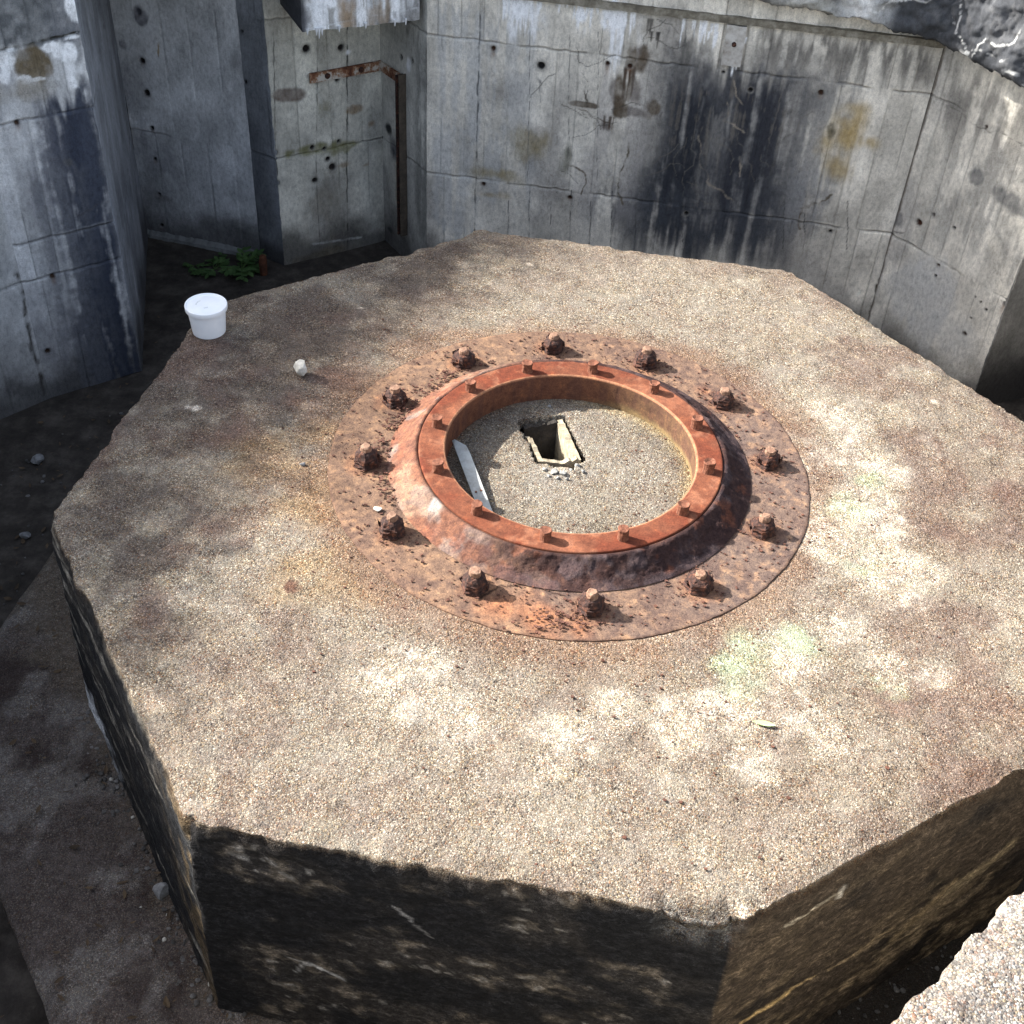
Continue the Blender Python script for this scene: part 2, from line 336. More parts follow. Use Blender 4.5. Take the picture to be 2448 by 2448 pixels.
# pale broken lip just under the edge
lip = ss(.022, .004, -Z)
S = mix(S, (.30, .26, .21), lip*side*.7)
chipA = np.concatenate([np.tile(chip, len(tt)), np.tile(chip, len(depths))])
S = mix(S, (.15, .155, .16), chipA*side*ss(.13, .07, -Z+(s3-.5)*.06)*(.25+1.1*ss(.42, .6, s3)))
C = mix(C, (.085, .087, .09), chipA*ss(.010, .026, -Z)*.6)
def scratch(px0, py0, px1, py1, e, w, colr):
    global S
    a = np.array(OCT[e]); b = np.array(OCT[(e+1) % 8]); d = (b-a); L = np.linalg.norm(d); d /= L
    n = np.array([d[1], -d[0], 0]); A3 = np.array([*a, 0])
    def hit(px, py):
        r = ray(px, py); t = ((A3-CAM)@n)/(r@n); q = CAM+r*t; return (q[:2]-a)@d, q[2]
    p0 = np.array(hit(px0, py0)); p1 = np.array(hit(px1, py1)); dd = p1-p0
    u = ET*L; uu = u+(fbm(u*30, Z*30, seed=77)-.5)*.02; zz = Z+(fbm(u*30+5, Z*30, seed=78)-.5)*.02
    t = np.clip(((uu-p0[0])*dd[0]+(zz-p0[1])*dd[1])/(dd@dd), 0, 1)
    m = ss(w, w*.3, np.hypot(uu-p0[0]-t*dd[0], zz-p0[1]-t*dd[1]))*(EI == e)*side
    S = mix(S, colr, m)
scratch(548, 1795, 580, 1806, 1, .007, (.34, .32, .29)); scratch(580, 1806, 650, 1838, 1, .009, (.45, .44, .42)); scratch(580, 1806, 560, 1822, 1, .007, (.3, .29, .27))
scratch(745, 1705, 775, 1735, 1, .007, (.24, .23, .22)); scratch(790, 1745, 815, 1762, 1, .006, (.2, .19, .18))
scratch(1480, 1745, 1585, 1680, 2, .008, (.42, .36, .27)); scratch(1580, 1690, 1590, 1672, 2, .014, (.5, .45, .38))
scratch(1390, 1925, 1490, 1860, 2, .016, (.52, .36, .17)); scratch(1490, 1860, 1530, 1835, 2, .01, (.42, .3, .16)); scratch(1560, 1820, 1680, 1740, 2, .012, (.34, .25, .15)); scratch(1680, 1760, 1790, 1660, 2, .03, (.26, .19, .11)); scratch(1790, 1670, 1900, 1590, 2, .04, (.30, .23, .14))
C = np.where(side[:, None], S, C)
faces = grid_faces(len(tt)+len(depths), nb, True)
ped = empty('gun_pedestal', (0, 0, STEP))
props(ped, 'large octagonal pebbly concrete gun base in the middle of the pit, carrying the rusty ring', 'gun base')
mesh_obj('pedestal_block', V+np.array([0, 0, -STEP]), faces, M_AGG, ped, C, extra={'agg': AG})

# floor of the ring with its broken rectangular box-out
FL = -.032
bx = [at(*q, FL)[:2] for q in ((976, 793), (1063, 786), (1102, 868), (1016, 872))]
bx = [np.array(b) for b in bx]
def frame_grid():
    # grid in the frame of the box, cells inside the box removed; edge broken on the near side
    e1 = bx[1]-bx[0]; e2 = bx[3]-bx[0]
    st = .008; nx = 110; xs = (np.arange(nx)-(nx-1)/2)*st
    gx, gy = np.meshgrid(xs, xs); gx = gx.ravel(); gy = gy.ravel()
    inv = np.linalg.inv(np.array([e1, e2]).T)
    ab = (inv @ (np.c_[gx, gy]-bx[0]).T).T
    nz = (fbm(gx*60, gy*60, seed=81, o=3)-.5)
    a = ab[:, 0]+nz*.12; b = ab[:, 1]+nz*.10
    near = .16*ss(.45, .05, np.abs(ab[:, 0]-.55))
    hole = (a > 0) & (a < 1) & (b > 0) & (b < 1.03+near)
    r = np.hypot(gx, gy); keep = r < .425
    z = (fbm(gx*5, gy*5, seed=82)-.5)*.008 + nz*.004
    rub = ss(.10, .02, np.hypot(gx-at(1062, 885, FL)[0], (gy-at(1062, 885, FL)[1])*1.4)); z = z+rub*(.006+.02*(fbm(gx*70, gy*70, seed=83, o=2)-.45))
    c = np.tile(np.array([.178, .169, .148]), (len(gx), 1)); n = fbm(gx*5, gy*5, seed=84, o=5)
    c = mix(c, (.20, .197, .183), ss(.5, .7, n)*.7); c = mix(c, (.115, .108, .098), ss(.52, .36, n)*.7)
    c = mix(c, (.27, .225, .13), ss(.36, .41, r+(n-.5)*.05)*ss(-.1, .2, gx)*.6)
    c = mix(c, (.28, .275, .255), rub*.7)
    c = mix(c, (.17, .12, .085), ss(.37, .42, r)*ss(.1, -.2, gx)*.5)
    idx = -np.ones(len(gx), int); ok = keep & ~hole; idx[ok] = np.arange(ok.sum())
    fs = []
    for i in range(nx-1):
        for j in range(nx-1):
            q = [idx[i*nx+j], idx[i*nx+j+1], idx[(i+1)*nx+j+1], idx[(i+1)*nx+j]]
            if min(q) >= 0: fs.append(q)
    # hole wall: extrude border downwards
    V_ = np.c_[gx, gy, z+FL][ok]; cc = c[ok]
    from collections import Counter
    ec = Counter()
    for q in fs:
        for k in range(4): ec[(q[k], q[(k+1) % 4])] += 1
    bd = [(u, v) for (u, v) in ec if (v, u) not in ec]
    low = {}; Vl = list(V_); cl = list(cc); rr = np.hypot(V_[:, 0], V_[:, 1])
    for u, v in bd:
        for k in (u, v):
            if k not in low:
                low[k] = len(Vl); Vl.append(V_[k]-np.array([0, 0, .04 if rr[k] < .35 else .03])); cl.append(cc[k])
        fs.append((v, u, low[u], low[v]))
    return np.array(Vl), fs, np.array(cl)
v_, f_, c_ = frame_grid()
mesh_obj('ring_floor', v_+np.array([0, 0, -STEP]), f_, M_AGG, ped, c_, extra={'agg': np.full(len(v_), .999)})
# lining boards of the box-out
def prism(poly, z0, z1, bm=None):
    bm = bm or bmesh.new(); lo = [bm.verts.new((p[0], p[1], z0)) for p in poly]; hi = [bm.verts.new((p[0], p[1], z1)) for p in poly]
    bm.faces.new(lo[::-1]); bm.faces.new(hi)
    for i in range(len(poly)):
        j = (i+1) % len(poly); bm.faces.new((lo[i], lo[j], hi[j], hi[i]))
    return bm
def lerp2(a, b, t): return a+(b-a)*t
def ragged_board(a, b, out, th, zlo, tops, seed):
    bm = bmesh.new(); n = 22; rws = []
    for i in range(n+1):
        t = i/n; q = lerp2(a, b, t); top = np.interp(t, [k[0] for k in tops], [k[1] for k in tops]) + (vn(t*14, 0, 0, seed)-.5)*.010
        rws.append([bm.verts.new((*q, zlo)), bm.verts.new((*q, top)), bm.verts.new((*(q+out*th), top-.002)), bm.verts.new((*(q+out*th), zlo))])
    for r, s_ in zip(rws[:-1], rws[1:]):
        for k in range(4): bm.faces.new((r[k], s_[k], s_[(k+1) % 4], r[(k+1) % 4]))
    bm.faces.new(rws[0][::-1]); bm.faces.new(rws[-1])
    return bm
u1 = (bx[1]-bx[0])/np.linalg.norm(bx[1]-bx[0]); u2 = (bx[3]-bx[0])/np.linalg.norm(bx[3]-bx[0])
zb = FL-.34-STEP; zt = FL-STEP
ins = .006
bm_obj('lining_board', ragged_board(bx[0]+u1*ins+u2*.03, bx[3]+u1*ins+u2*-.012, u1, .016, zb, [(0, zt-.05), (.2, zt-.02), (.35, zt-.004), (1, zt-.004)], 1), M_LINING, ped)
bm_obj('lining_board', ragged_board(bx[1]-u1*ins+u2*.008, bx[2]-u1*ins-u2*.012, -u1, .022, zb, [(0, zt-.004), (1, zt-.004)], 2), M_LINING, ped)
bm_obj('lining_board', ragged_board(bx[3]-u2*.012+u1*.02, bx[2]-u2*.012-u1*.02, -u2, .020, zb, [(0, zt-.006), (.5, zt-.022), (1, zt-.004)], 3), M_LINING, ped)
bm_obj('lining_board', ragged_board(bx[0]+u2*ins+u1*.02, bx[1]+u2*ins-u1*.02, u2, .016, zb, [(0, zt-.02), (1, zt-.006)], 4), M_SOIL_SHADE, ped)  # far board takes the dark soil colour to stand in for shade
bm_obj('box_bottom', prism([bx[0]-u1*.02-u2*.02, bx[1]+u1*.02-u2*.02, bx[2]+u1*.02+u2*.05, bx[3]-u1*.02+u2*.05], zb-.03, zb), M_SOIL_SHADE, ped)
# wider footing (the step round the pedestal)
FR = [(2.23*math.cos(math.radians(a)), 2.23*math.sin(math.radians(a))) for a in (194, 239, 284, 329, 14, 59, 104, 149)]
P2, N2, _ = outline(FR, .02); n2b = len(P2)
j2 = (fbm(P2[:, 0]*7, P2[:, 1]*7, seed=91, o=5)-.5)*.018
V2 = []
for t in np.linspace(0, 1, 50):
    xy = P2*(.62*(1-t)+1.*t) + N2*(j2*ss(.85, 1, t))[:, None]
    z = STEP + (fbm(xy[:, 0]*6, xy[:, 1]*6, seed=92)-.5)*.03 - .02*ss(.96, 1, t)
    V2.append(np.c_[xy, z])
for d in (.03, .08, .15, .22, .3):
    V2.append(np.c_[P2+N2*(j2+.012+(fbm(P2[:, 0]*20, P2[:, 1]*20, d*20, seed=93)-.5)*.02)[:, None], np.full(n2b, STEP-d)])
V2 = np.concatenate(V2); X2, Y2, Z2 = V2.T
C2 = np.tile(np.array([.088, .078, .075]), (len(V2), 1)); m1 = fbm(X2*3, Y2*3, seed=94, o=6); m2 = fbm(X2*9, Y2*9, seed=95, o=5)
C2 = mix(C2, (.042, .033, .031), ss(.5, .65, m1)*.8); C2 = mix(C2, (.17, .165, .16), ss(.52, .68, m2)*.7)
C2 = mix(C2, (.19, .19, .188), ss(1.90, 2.05, np.abs(X2*math.cos(math.radians(171.5))+Y2*math.sin(math.radians(171.5)))+(m2-.5)*.4)*.6)
C2 = mix(C2, (.13, .115, .095), ss(1.70, 1.56, X2*math.cos(math.radians(216.5))+Y2*math.sin(math.radians(216.5))+(m2-.5)*.25)*.7)
_a2 = np.degrees(np.arctan2(Y2, X2)) % 360; C2 = mix(C2, (.020, .018, .016), ss(268, 292, _a2)*ss(350, 330, _a2)*.9)
mesh_obj('footing', V2+np.array([0, 0, -STEP]), grid_faces(55, n2b, True), M_AGG, ped, C2, extra={'agg': np.full(len(V2), .75)})

# ------------------------------------------------------------------ ring
ring = empty('mounting_ring', (0, 0, 0))
props(ring, 'round rust-red iron mounting ring with two circles of bolts on the octagonal concrete base', 'iron ring')
def lathe(name, prof, seg, mat, colf, dispf=None):
    th = np.arange(seg)/seg*2*np.pi; pr = np.array(prof); n = len(pr)
    R_, T_ = np.repeat(pr[:, 0], seg), np.tile(th, n); Z_ = np.repeat(pr[:, 1], seg)
    if dispf: R_, Z_ = dispf(R_, T_, Z_)
    V = np.c_[R_*np.cos(T_), R_*np.sin(T_), Z_]
    return mesh_obj(name, V, grid_faces(n, seg, True), mat, ring, colf(V, R_, T_))
def plate_col(V, R_, T_):
    x, y = V[:, 0], V[:, 1]; a = fbm(x*5, y*5, seed=101, o=6); b = fbm(x*13, y*13, seed=102, o=5)
    c = np.tile(np.array([.142, .094, .068]), (len(V), 1))
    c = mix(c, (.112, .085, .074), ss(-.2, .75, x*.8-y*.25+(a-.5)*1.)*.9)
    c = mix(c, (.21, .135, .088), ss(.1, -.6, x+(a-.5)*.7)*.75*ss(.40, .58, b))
    c = mix(c, (.085, .058, .050), ss(.54, .64, b)*.6); c = mix(c, (.23, .15, .10), ss(.60, .70, fbm(x*40, y*40, seed=109, o=4))*.5)
    c = mix(c, (.26, .115, .06), blob(x, y, [(1020, 1170, .12), (940, 1150, .08), (1330, 740, .07), (1100, 1180, .08)], .1, 103, 1.)*.8)
    for k in range(12):
        t = 2.194-k*math.pi/6; d = np.hypot(x-.675*math.cos(t), y-.675*math.sin(t)); c = mix(c, (.21, .105, .06), ss(.080, .045, d+(b-.5)*.06)*.45)
    cr = polymask(x, y, [at(905, 1132)[:2], at(940, 1112)[:2], at(985, 1106)[:2], at(1020, 1112)[:2], at(1065, 1128)[:2]], .0055, 104)
    c = mix(c, (.02, .012, .01), cr*.9)
    c = mix(c, (.10, .06, .045), ss(.794, .800, R_)*.5)
    return c
def plate_disp(R_, T_, Z_):
    x, y = R_*np.cos(T_), R_*np.sin(T_)
    w = (fbm(x*7, y*7, seed=105)-.5)*.002 + (fbm(x*34, y*34, seed=106)-.5)*.0025
    return R_+ (R_ > .79)*(fbm(T_*18, T_*0, seed=107, o=5)-.5)*.008, Z_ + w*(Z_ > .005)
prof = [(.45, .0065)]+[(r, .0065+.005*(r<.6)) for r in np.arange(.46, .796, .0058)]+[(.7985, .0062), (.7995, .0056), (.8003, .000), (.801, -.012)]
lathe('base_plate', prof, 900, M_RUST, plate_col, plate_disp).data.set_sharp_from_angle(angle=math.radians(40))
def col_col(V, R_, T_):
    x, y, z = V.T; a = fbm(x*7, y*7, z*7, seed=111, o=6); b = fbm(x*20, y*20, z*20, seed=112, o=5)
    lit = ss(.10, -.60, x*.95+y*-.05+(a-.5)*.9)      # sunlit side paler, scaled far side darker: light painted into the colour
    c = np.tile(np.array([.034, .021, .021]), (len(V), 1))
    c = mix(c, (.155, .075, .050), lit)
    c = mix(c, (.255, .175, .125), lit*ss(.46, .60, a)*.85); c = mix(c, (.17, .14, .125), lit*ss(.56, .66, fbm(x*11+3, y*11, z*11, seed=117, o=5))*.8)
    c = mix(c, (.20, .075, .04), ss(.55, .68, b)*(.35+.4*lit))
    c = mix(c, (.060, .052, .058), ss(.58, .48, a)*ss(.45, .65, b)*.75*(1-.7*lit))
    c = mix(c, (.34, .32, .30), blob(x, y, [(820, 955, .035), (930, 1000, .03), (1250, 1090, .014)], .03, 113, .6, 20., .6, .05)*.7)
    c = mix(c, (.05, .025, .02), ss(.515, .508, R_)*ss(.505, .509, R_)*.8)
    return c
def col_disp(R_, T_, Z_):
    x, y = R_*np.cos(T_), R_*np.sin(T_); k = ss(.600, .58, R_)*ss(.503, .512, R_)
    sc_ = (fbm(x*26, y*26, Z_*26, seed=114, o=5)-.5)*.012 + (fbm(x*9, y*9, Z_*9, seed=115)-.5)*.008
    plates = (np.floor(fbm(x*16, y*16, Z_*16, seed=116, o=3)*9)/9-.5)*.012*ss(-.5, .3, x-y*.6)
    return R_+k*(sc_+plates)*.9, Z_+k*(sc_+plates)*.7
pc = [(.606, .010), (.598, .0135), (.590, .0175)]+[(.588-.066*t, .0195+.0475*(t**1.25)) for t in np.linspace(.04, 1, 26)]+[(.519, .0690), (.514, .0698), (.509, .0692), (.505, .0670), (.5035, .062)]
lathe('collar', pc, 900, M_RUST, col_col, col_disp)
def top_col(V, R_, T_):
    x, y, z = V.T; a = fbm(x*6, y*6, z*3, seed=121, o=5); b = fbm(x*26, y*26, z*10, seed=122, o=4)
    c = np.tile(np.array([.130, .048, .028]), (len(V), 1))
    c = mix(c, (.20, .082, .048), ss(.50, .66, a)*.75); c = mix(c, (.115, .030, .017), ss(.5, .36, a)*.7)
    c = mix(c, (.27, .13, .08), ss(.58, .72, b)*.4)
    inner = (R_ < .4185) & (z < .066)
    c = np.where(inner[:, None], mix(mix(np.tile(np.array([.13, .060, .038]), (len(V), 1)), (.115, .070, .043), ss(-.1, .35, x+(a-.5)*.4)*.85), (.085, .045, .036), ss(.5, .62, fbm(T_*14, z*8, seed=123, o=4))*.5), c)
    c = mix(c, (.26, .20, .10), inner*ss(.0, -.03, z+(b-.5)*.03)*ss(0, .3, x)*.7)
    c = mix(c, (.36, .19, .11), ((R_ > .4145) & (R_ < .4215) & (z > .068))*.6)  # paler line along the inner edge: a painted highlight
    return c
pt = [(.5035, .045), (.5035, .070), (.5022, .0725), (.500, .0735)]+[(r, .0735) for r in np.linspace(.495, .424, 12)]+[(.4200, .0730), (.4170, .0714), (.4155, .0690), (.4150, .0655)]+[(.4148, z) for z in np.linspace(.060, -.06, 16)]
lathe('top_ring', pt, 720, M_RING, top_col, lambda R_, T_, Z_: (R_, Z_+(fbm(R_*np.cos(T_)*9, R_*np.sin(T_)*9, seed=124)-.5)*.002))

def rough(bm, amp, sc_, seed):
    for v in bm.verts:
        x, y, z = v.co
        d = np.array([float(vn(x*sc_, y*sc_, z*sc_, seed+k)) for k in range(3)])-.5
        v.co += Vector(d*2*amp)
def stack(rows, n, seed, wob, tw=0.):
    """closed stack of rings (r, z) with n sides"""
    rr = random.Random(seed); bm = bmesh.new(); L = []
    for k, (r, z) in enumerate(rows):
        L.append([bm.verts.new(((r*(1+rr.uniform(-wob, wob)))*math.cos(2*math.pi*i/n+tw), (r*(1+rr.uniform(-wob, wob)))*math.sin(2*math.pi*i/n+tw), z+rr.uniform(-wob, wob)*.012)) for i in range(n)])
    for a, b in zip(L[:-1], L[1:]):
        for i in range(n): bm.faces.new((a[i], a[(i+1) % n], b[(i+1) % n], b[i]))
    bm.faces.new(L[0][::-1]); bm.faces.new(L[-1])
    return bm
def hexstack(rows, seed, wob):
    rr = random.Random(seed); bm = bmesh.new(); L = []; n = 18
    for r, z in rows:
        ln = []
        for i in range(n):
            a = 2*math.pi*i/n; h = math.cos(math.pi/6)/math.cos((a % (math.pi/3))-math.pi/6)
            q = r*h*(1+rr.uniform(-wob, wob)); ln.append(bm.verts.new((q*math.cos(a), q*math.sin(a), z+rr.uniform(-.002, .002))))
        L.append(ln)
    for a, b in zip(L[:-1], L[1:]):
        for i in range(n): bm.faces.new((a[i], a[(i+1) % n], b[(i+1) % n], b[i]))
    bm.faces.new(L[0][::-1]); bm.faces.new(L[-1])
    return bm
NH = [.046, .048, .044, .040, .042, .038, .048, .050, .052, .050, .044, .038]     # height of each nut from the far one round
for k in range(12):
    t = 2.194-k*math.pi/6; h = NH[(k+11) % 12]; s_ = random.Random(k).uniform(.98, 1.12); rr = random.Random(40+k)
    rows = [(.043*s_, -.004), (.041*s_, .004), (.0385*s_, .008), (.037*s_, .014), (.040*s_, .015), (.038*s_, .020), (.036*s_, .026), (.0385*s_, .027), (.036*s_, .031), (.033*s_, h*.78), (.028*s_, h*.92), (.021*s_, h)]
    bm = hexstack(rows, k, .06); rough(bm, .0020, 60, k*7)
    # lifted scales of rust round the nut
    for q in range(rr.randint(4, 7)):
        a = rr.uniform(0, 2*math.pi); c = Vector((.041*math.cos(a), .041*math.sin(a), rr.uniform(.006, .026)))
        w, hh, th = rr.uniform(.010, .02), rr.uniform(.012, .024), .003
        m = Matrix.Translation(c) @ Matrix.Rotation(a+rr.uniform(-.4, .4), 4, 'Z') @ Matrix.Rotation(rr.uniform(-.1, .5), 4, 'Y')
        g = bmesh.ops.create_cube(bm, size=1, matrix=m @ Matrix.Diagonal((th, w, hh, 1)))
        for v in g['verts']: v.co += Vector((rr.uniform(-.003, .003), rr.uniform(-.003, .003), rr.uniform(-.003, .003)))
    nut = bm_obj('anchor_nut', bm, M_NUT, ring, loc=(.675*math.cos(t), .675*math.sin(t), .0135), rz=rr.uniform(0, 1))
    e = stack([(.0185, 0), (.0178, .008), (.017, .013+rr.uniform(0, .006)), (.013, .0165+rr.uniform(0, .005))], 12, 60+k, .08)
    rough(e, .0015, 90, k)
    bm_obj('bolt_end', e, M_BOLTEND, nut, loc=(0, 0, h-.002))
for k in range(12):
    t = 1.930-k*math.pi/6; rr = random.Random(80+k); h = rr.uniform(.036, .045); w = rr.uniform(1.02, 1.15)
    bm = stack([(.0185*w, 0), (.0168*w, .004), (.0165*w, h*.6), (.0172*w, h*.85), (.0180*w, h*.95), (.0165*w, h+.001), (.009, h-.001+rr.uniform(-.003, .002))], 14, 90+k, .05)
    rough(bm, .002, 70, 200+k)
    bm_obj('stud', bm, M_STUD, ring, loc=(.4565*math.cos(t), .4565*math.sin(t), .0725))

# rust flakes strewn about (uncountable)
HP = []
for _a, _b in zip(OCT, OCT[1:]+OCT[:1]):
    _n = np.array([_b[1]-_a[1], _a[0]-_b[0]]); _n = _n/np.linalg.norm(_n); HP.append(_n/(_n@np.array(_a)-.05))
def flakes():
    V, Fc = [], []
    rr = random.Random(5)
    def add(x, y, z, s):
        if max(q[0]*x+q[1]*y for q in HP) > 1.: return
        b = len(V); a = rr.uniform(0, 6.3); t1, t2 = rr.uniform(-.5, .5), rr.uniform(-.5, .5); n = rr.choice((4, 5, 5, 6)); th = s*rr.uniform(.25, .6)
        for lay in (0, 1):
            for i in range(n):
                q = a+2*math.pi*i/n; r = s*(.6+.5*((i*37+int(a*100)) % 10)/10)
                px, py = r*math.cos(q), r*math.sin(q)
                V.append((x+px, y+py*.8, z+px*t1*.5+py*t2*.5+lay*th+s*.25))
        Fc.append(tuple(range(b+n-1, b-1, -1))); Fc.append(tuple(range(b+n, b+2*n)))
        for i in range(n): Fc.append((b+i, b+(i+1) % n, b+n+(i+1) % n, b+n+i))
    for k in range(12):
        t = 2.194-k*math.pi/6
        for i in range(rr.choice((14, 22, 40, 26))):
            d = .045+abs(rr.gauss(0, .035)); a = rr.uniform(0, 6.3); x, y = .675*math.cos(t)+d*math.cos(a), .675*math.sin(t)+d*math.sin(a)
            if .61 < math.hypot(x, y) < .79: add(x, y, .009, rr.uniform(.0025, .007))
    for i in range(1000):                                # over the plate
        r, a = rr.uniform(.6, .79), rr.uniform(0, 6.3); add(r*math.cos(a), r*math.sin(a), .0075, rr.uniform(.0015, .0062)*rr.choice((.7,.7,1,1.2)))
    for i in range(170):                                # thick against the collar on the left
        r, a = rr.uniform(.6, .66), rr.uniform(2.3, 3.6); add(r*math.cos(a), r*math.sin(a), .0135, rr.uniform(.003, .009))
    for i in range(90):                                 # crumbling patch at the near edge of the plate
        q = at(rr.gauss(1060, 45), rr.gauss(1175, 14)); add(q[0], q[1], .012, rr.uniform(.003, .008))
    for i in range(420):                                # round about on the concrete
        r = .82+abs(rr.gauss(0, .25)); a = rr.uniform(0, 6.3)
        if r < 1.45: add(r*math.cos(a), r*math.sin(a), .002, rr.uniform(.002, .0055))
    for i in range(60):
        q = at(rr.uniform(1000, 1900), rr.uniform(1200, 1650)); add(q[0], q[1], .003, rr.uniform(.003, .0075))
    for i in range(90):
        r, a = rr.uniform(.2, .41), rr.uniform(-1.6, .6); add(r*math.cos(a), r*math.sin(a), FL, rr.uniform(.0015, .0055))
    return V, Fc
fv, ff = flakes()
props(mesh_obj('rust_flakes', fv, ff, M_FLAKE, smooth=False), 'brown rust flakes strewn over the iron plate and the concrete around it', 'rust flakes', kind='stuff')

def on_slab(px, py, up=0.):
    q = at(px, py); x, y = q[0], q[1]; r = math.hypot(x, y)
    z = ((float(fbm(x*3.2, y*3.2, seed=21))-.5)*.022+(float(fbm(x*22, y*22, seed=22, o=3))-.5)*.007)*float(ss(.80, 1.15, r))-.002+.005*float(ss(.785, .805, r))
    return np.array([x, y, z+up])
# ------------------------------------------------------------------ small things on the pedestal
def rock(name, loc, size, seed, mat, label, flat=.75, group=None, cat='stone'):
    rr = random.Random(seed); bm = bmesh.new(); bmesh.ops.create_icosphere(bm, subdivisions=2, radius=.5)
    pl = [(Vector((rr.gauss(0, 1), rr.gauss(0, 1), rr.gauss(0, 1))).normalized(), rr.uniform(.24, .42)) for _ in range(9)]
    for v in bm.verts:
        for n, d in pl:
            q = v.co.dot(n)
            if q > d: v.co -= n*(q-d)
    rough(bm, .018, 5, seed)
    zs = min(v.co.z for v in bm.verts)
    for v in bm.verts: v.co = Vector((v.co.x*size, v.co.y*size*rr.uniform(.98, 1.02), (v.co.z-zs)*size*flat))
    o = bm_obj(name, bm, mat, loc=(loc[0], loc[1], loc[2]-.003*size/.05), rz=rr.uniform(0, 6))
    return props(o, label, cat, group)
rock('rock', on_slab(570, 711), .062, 3, M_ROCK, 'pale angular stone near the white tub on the concrete base, casting a small shadow', 1.1)
rock('rock', on_slab(571, 879), .020, 4, M_GREY, 'tiny grey pebble left of the ring, below the pale angular stone', .8)
rock('rock', at(713, 960, .0135), .030, 8, M_ROCK, 'thin pale chip lying beside an anchor nut on the left of the iron plate', .3)
rock('rock', at(1037, 768, FL), .018, 9, M_GREY, 'small grey pebble in the shade on the floor inside the ring', .8)
rock('rock', at(1045, 893, FL), .030, 10, M_CRUMB, 'broken concrete crumb, largest of those at the near edge of the square hole', .7)
for i, (px, py, s_) in enumerate([(1028, 888, .018), (1062, 896, .022), (1078, 890, .016), (1090, 880, .02), (1052, 904, .014), (1100, 892, .014), (1070, 905, .012), (1035, 899, .012)]):
    rock('concrete_crumb', at(px, py, FL), s_*1.1, 60+i, M_CRUMB, 'small pale concrete crumb from the broken near edge of the square hole', .8, 'crumbs at the square hole', 'crumb')
rock('rock', at(305, 1688, STEP), .066, 11, M_GREY, 'grey stone on the footing beside the foot of the octagonal base, largest there', .9)
rock('rock', at(50, 1016, FLOOR), .06, 12, M_GREY, 'dim grey stone on the pit floor left of the base corner', .8)
rock('rock', at(60, 1000-2, FLOOR)+np.array([-.12, .45, 0]), .07, 13, M_GREY, 'dim grey stone on the pit floor close under the left concrete wall', .8)
for i, (px, py, s_) in enumerate([(211, 1471, .018), (250, 1543, .014), (310, 1774, .016), (396, 1858, .018), (316, 1727, .012), (265, 1712, .012)]):
    rock('pebble', at(px, py, STEP), s_, 20+i, M_ROCK, 'tiny white pebble on the dark footing along the foot of the base', .8, 'white pebbles on the footing', 'pebble')
def gravel():
    V, Fc = [], []; rr = random.Random(15)
    bm = bmesh.new(); bmesh.ops.create_icosphere(bm, subdivisions=1, radius=1); ico_v = [tuple(v.co) for v in bm.verts]; ico_f = [tuple(v.index for v in f.verts) for f in bm.faces]; bm.free()
    def add(x, y, z, s):
        b = len(V); k = [rr.uniform(.6, 1.2) for _ in range(3)]
        for vx, vy, vz in ico_v:
            w = rr.uniform(.75, 1.1); V.append((x+vx*s*k[0]*w, y+vy*s*k[1]*w, z+vz*s*k[2]*.7*w+s*.3))
        for f in ico_f: Fc.append(tuple(b+i for i in f))
    for e in (0, 1, 2, 7):
        a, b = np.array(OCT[e]), np.array(OCT[(e+1) % 8]); d = b-a; n = np.array([d[1], -d[0]]); n /= np.linalg.norm(n)
        for i in range(150 if e == 0 else 60):
            q = a+d*rr.random()+n*(.02+abs(rr.gauss(0, .05))); add(q[0], q[1], STEP, rr.uniform(.003, .011))
    for i in range(260):
        a = rr.uniform(math.radians(100), math.radians(260)); r = rr.uniform(2.25, 2.8); add(r*math.cos(a), r*math.sin(a), FLOOR, rr.uniform(.003, .014))
    return V, Fc
gv, gf = gravel()
props(mesh_obj('gravel', gv, gf, M_GRIT, smooth=False), 'loose grey grit along the foot of the octagonal base and on the pit floor', 'grit', kind='stuff')

def litter():
    V, Fc = [], []; rr = random.Random(44)
    for i in range(420):
        if i < 330: a = rr.uniform(math.radians(95), math.radians(235)); r = rr.uniform(2.2, 2.75) if rr.random() < .6 else rr.uniform(2.3, 3.3)
        else: a = rr.uniform(math.radians(165), math.radians(245)); r = rr.uniform(1.6, 2.1)
        x, y = r*math.cos(a), r*math.sin(a); z = (FLOOR if r > 2.22 else STEP)+.012; L = rr.uniform(.012, .04); lv, lf = blade(L, L*rr.uniform(.12, .25), 4, rr.uniform(.2, .9)); m = Matrix.Translation((x, y, z)) @ Matrix.Rotation(rr.uniform(0, 6.3), 4, 'Z') @ Matrix.Rotation(rr.uniform(-.5, .5), 4, 'X'); b = len(V)
        V.extend(tuple(m @ Vector(q)) for q in lv); Fc.extend(tuple(b+k for k in f) for f in lf)
    return V, Fc
def blade(L, w, n=8, curl=.15):
    V, Fc = [], []
    for i in range(n+1):
        t = i/n; ww = w*math.sin(math.pi*min(1, t*.96+.02))**.8; z = curl*L*(t-.5)**2
        V += [(L*(t-.5), -ww, z+ww*.35), (L*(t-.5), 0, z), (L*(t-.5), ww, z+ww*.35)]
    for i in range(n):
        for k in (0, 1): Fc.append((3*i+k, 3*i+k+1, 3*i+k+4, 3*i+k+3))
    return V, Fc
lv_, lf_ = litter()
props(mesh_obj('leaf_litter', lv_, lf_, mat_flat('dead_leaves', [(.3, (.03, .022, .014)), (.5, (.075, .05, .03)), (.72, (.15, .105, .06))], 9, .85, .3), smooth=False), 'dead brown leaves scattered on the dark pit floor and footing', 'leaf litter', kind='stuff')

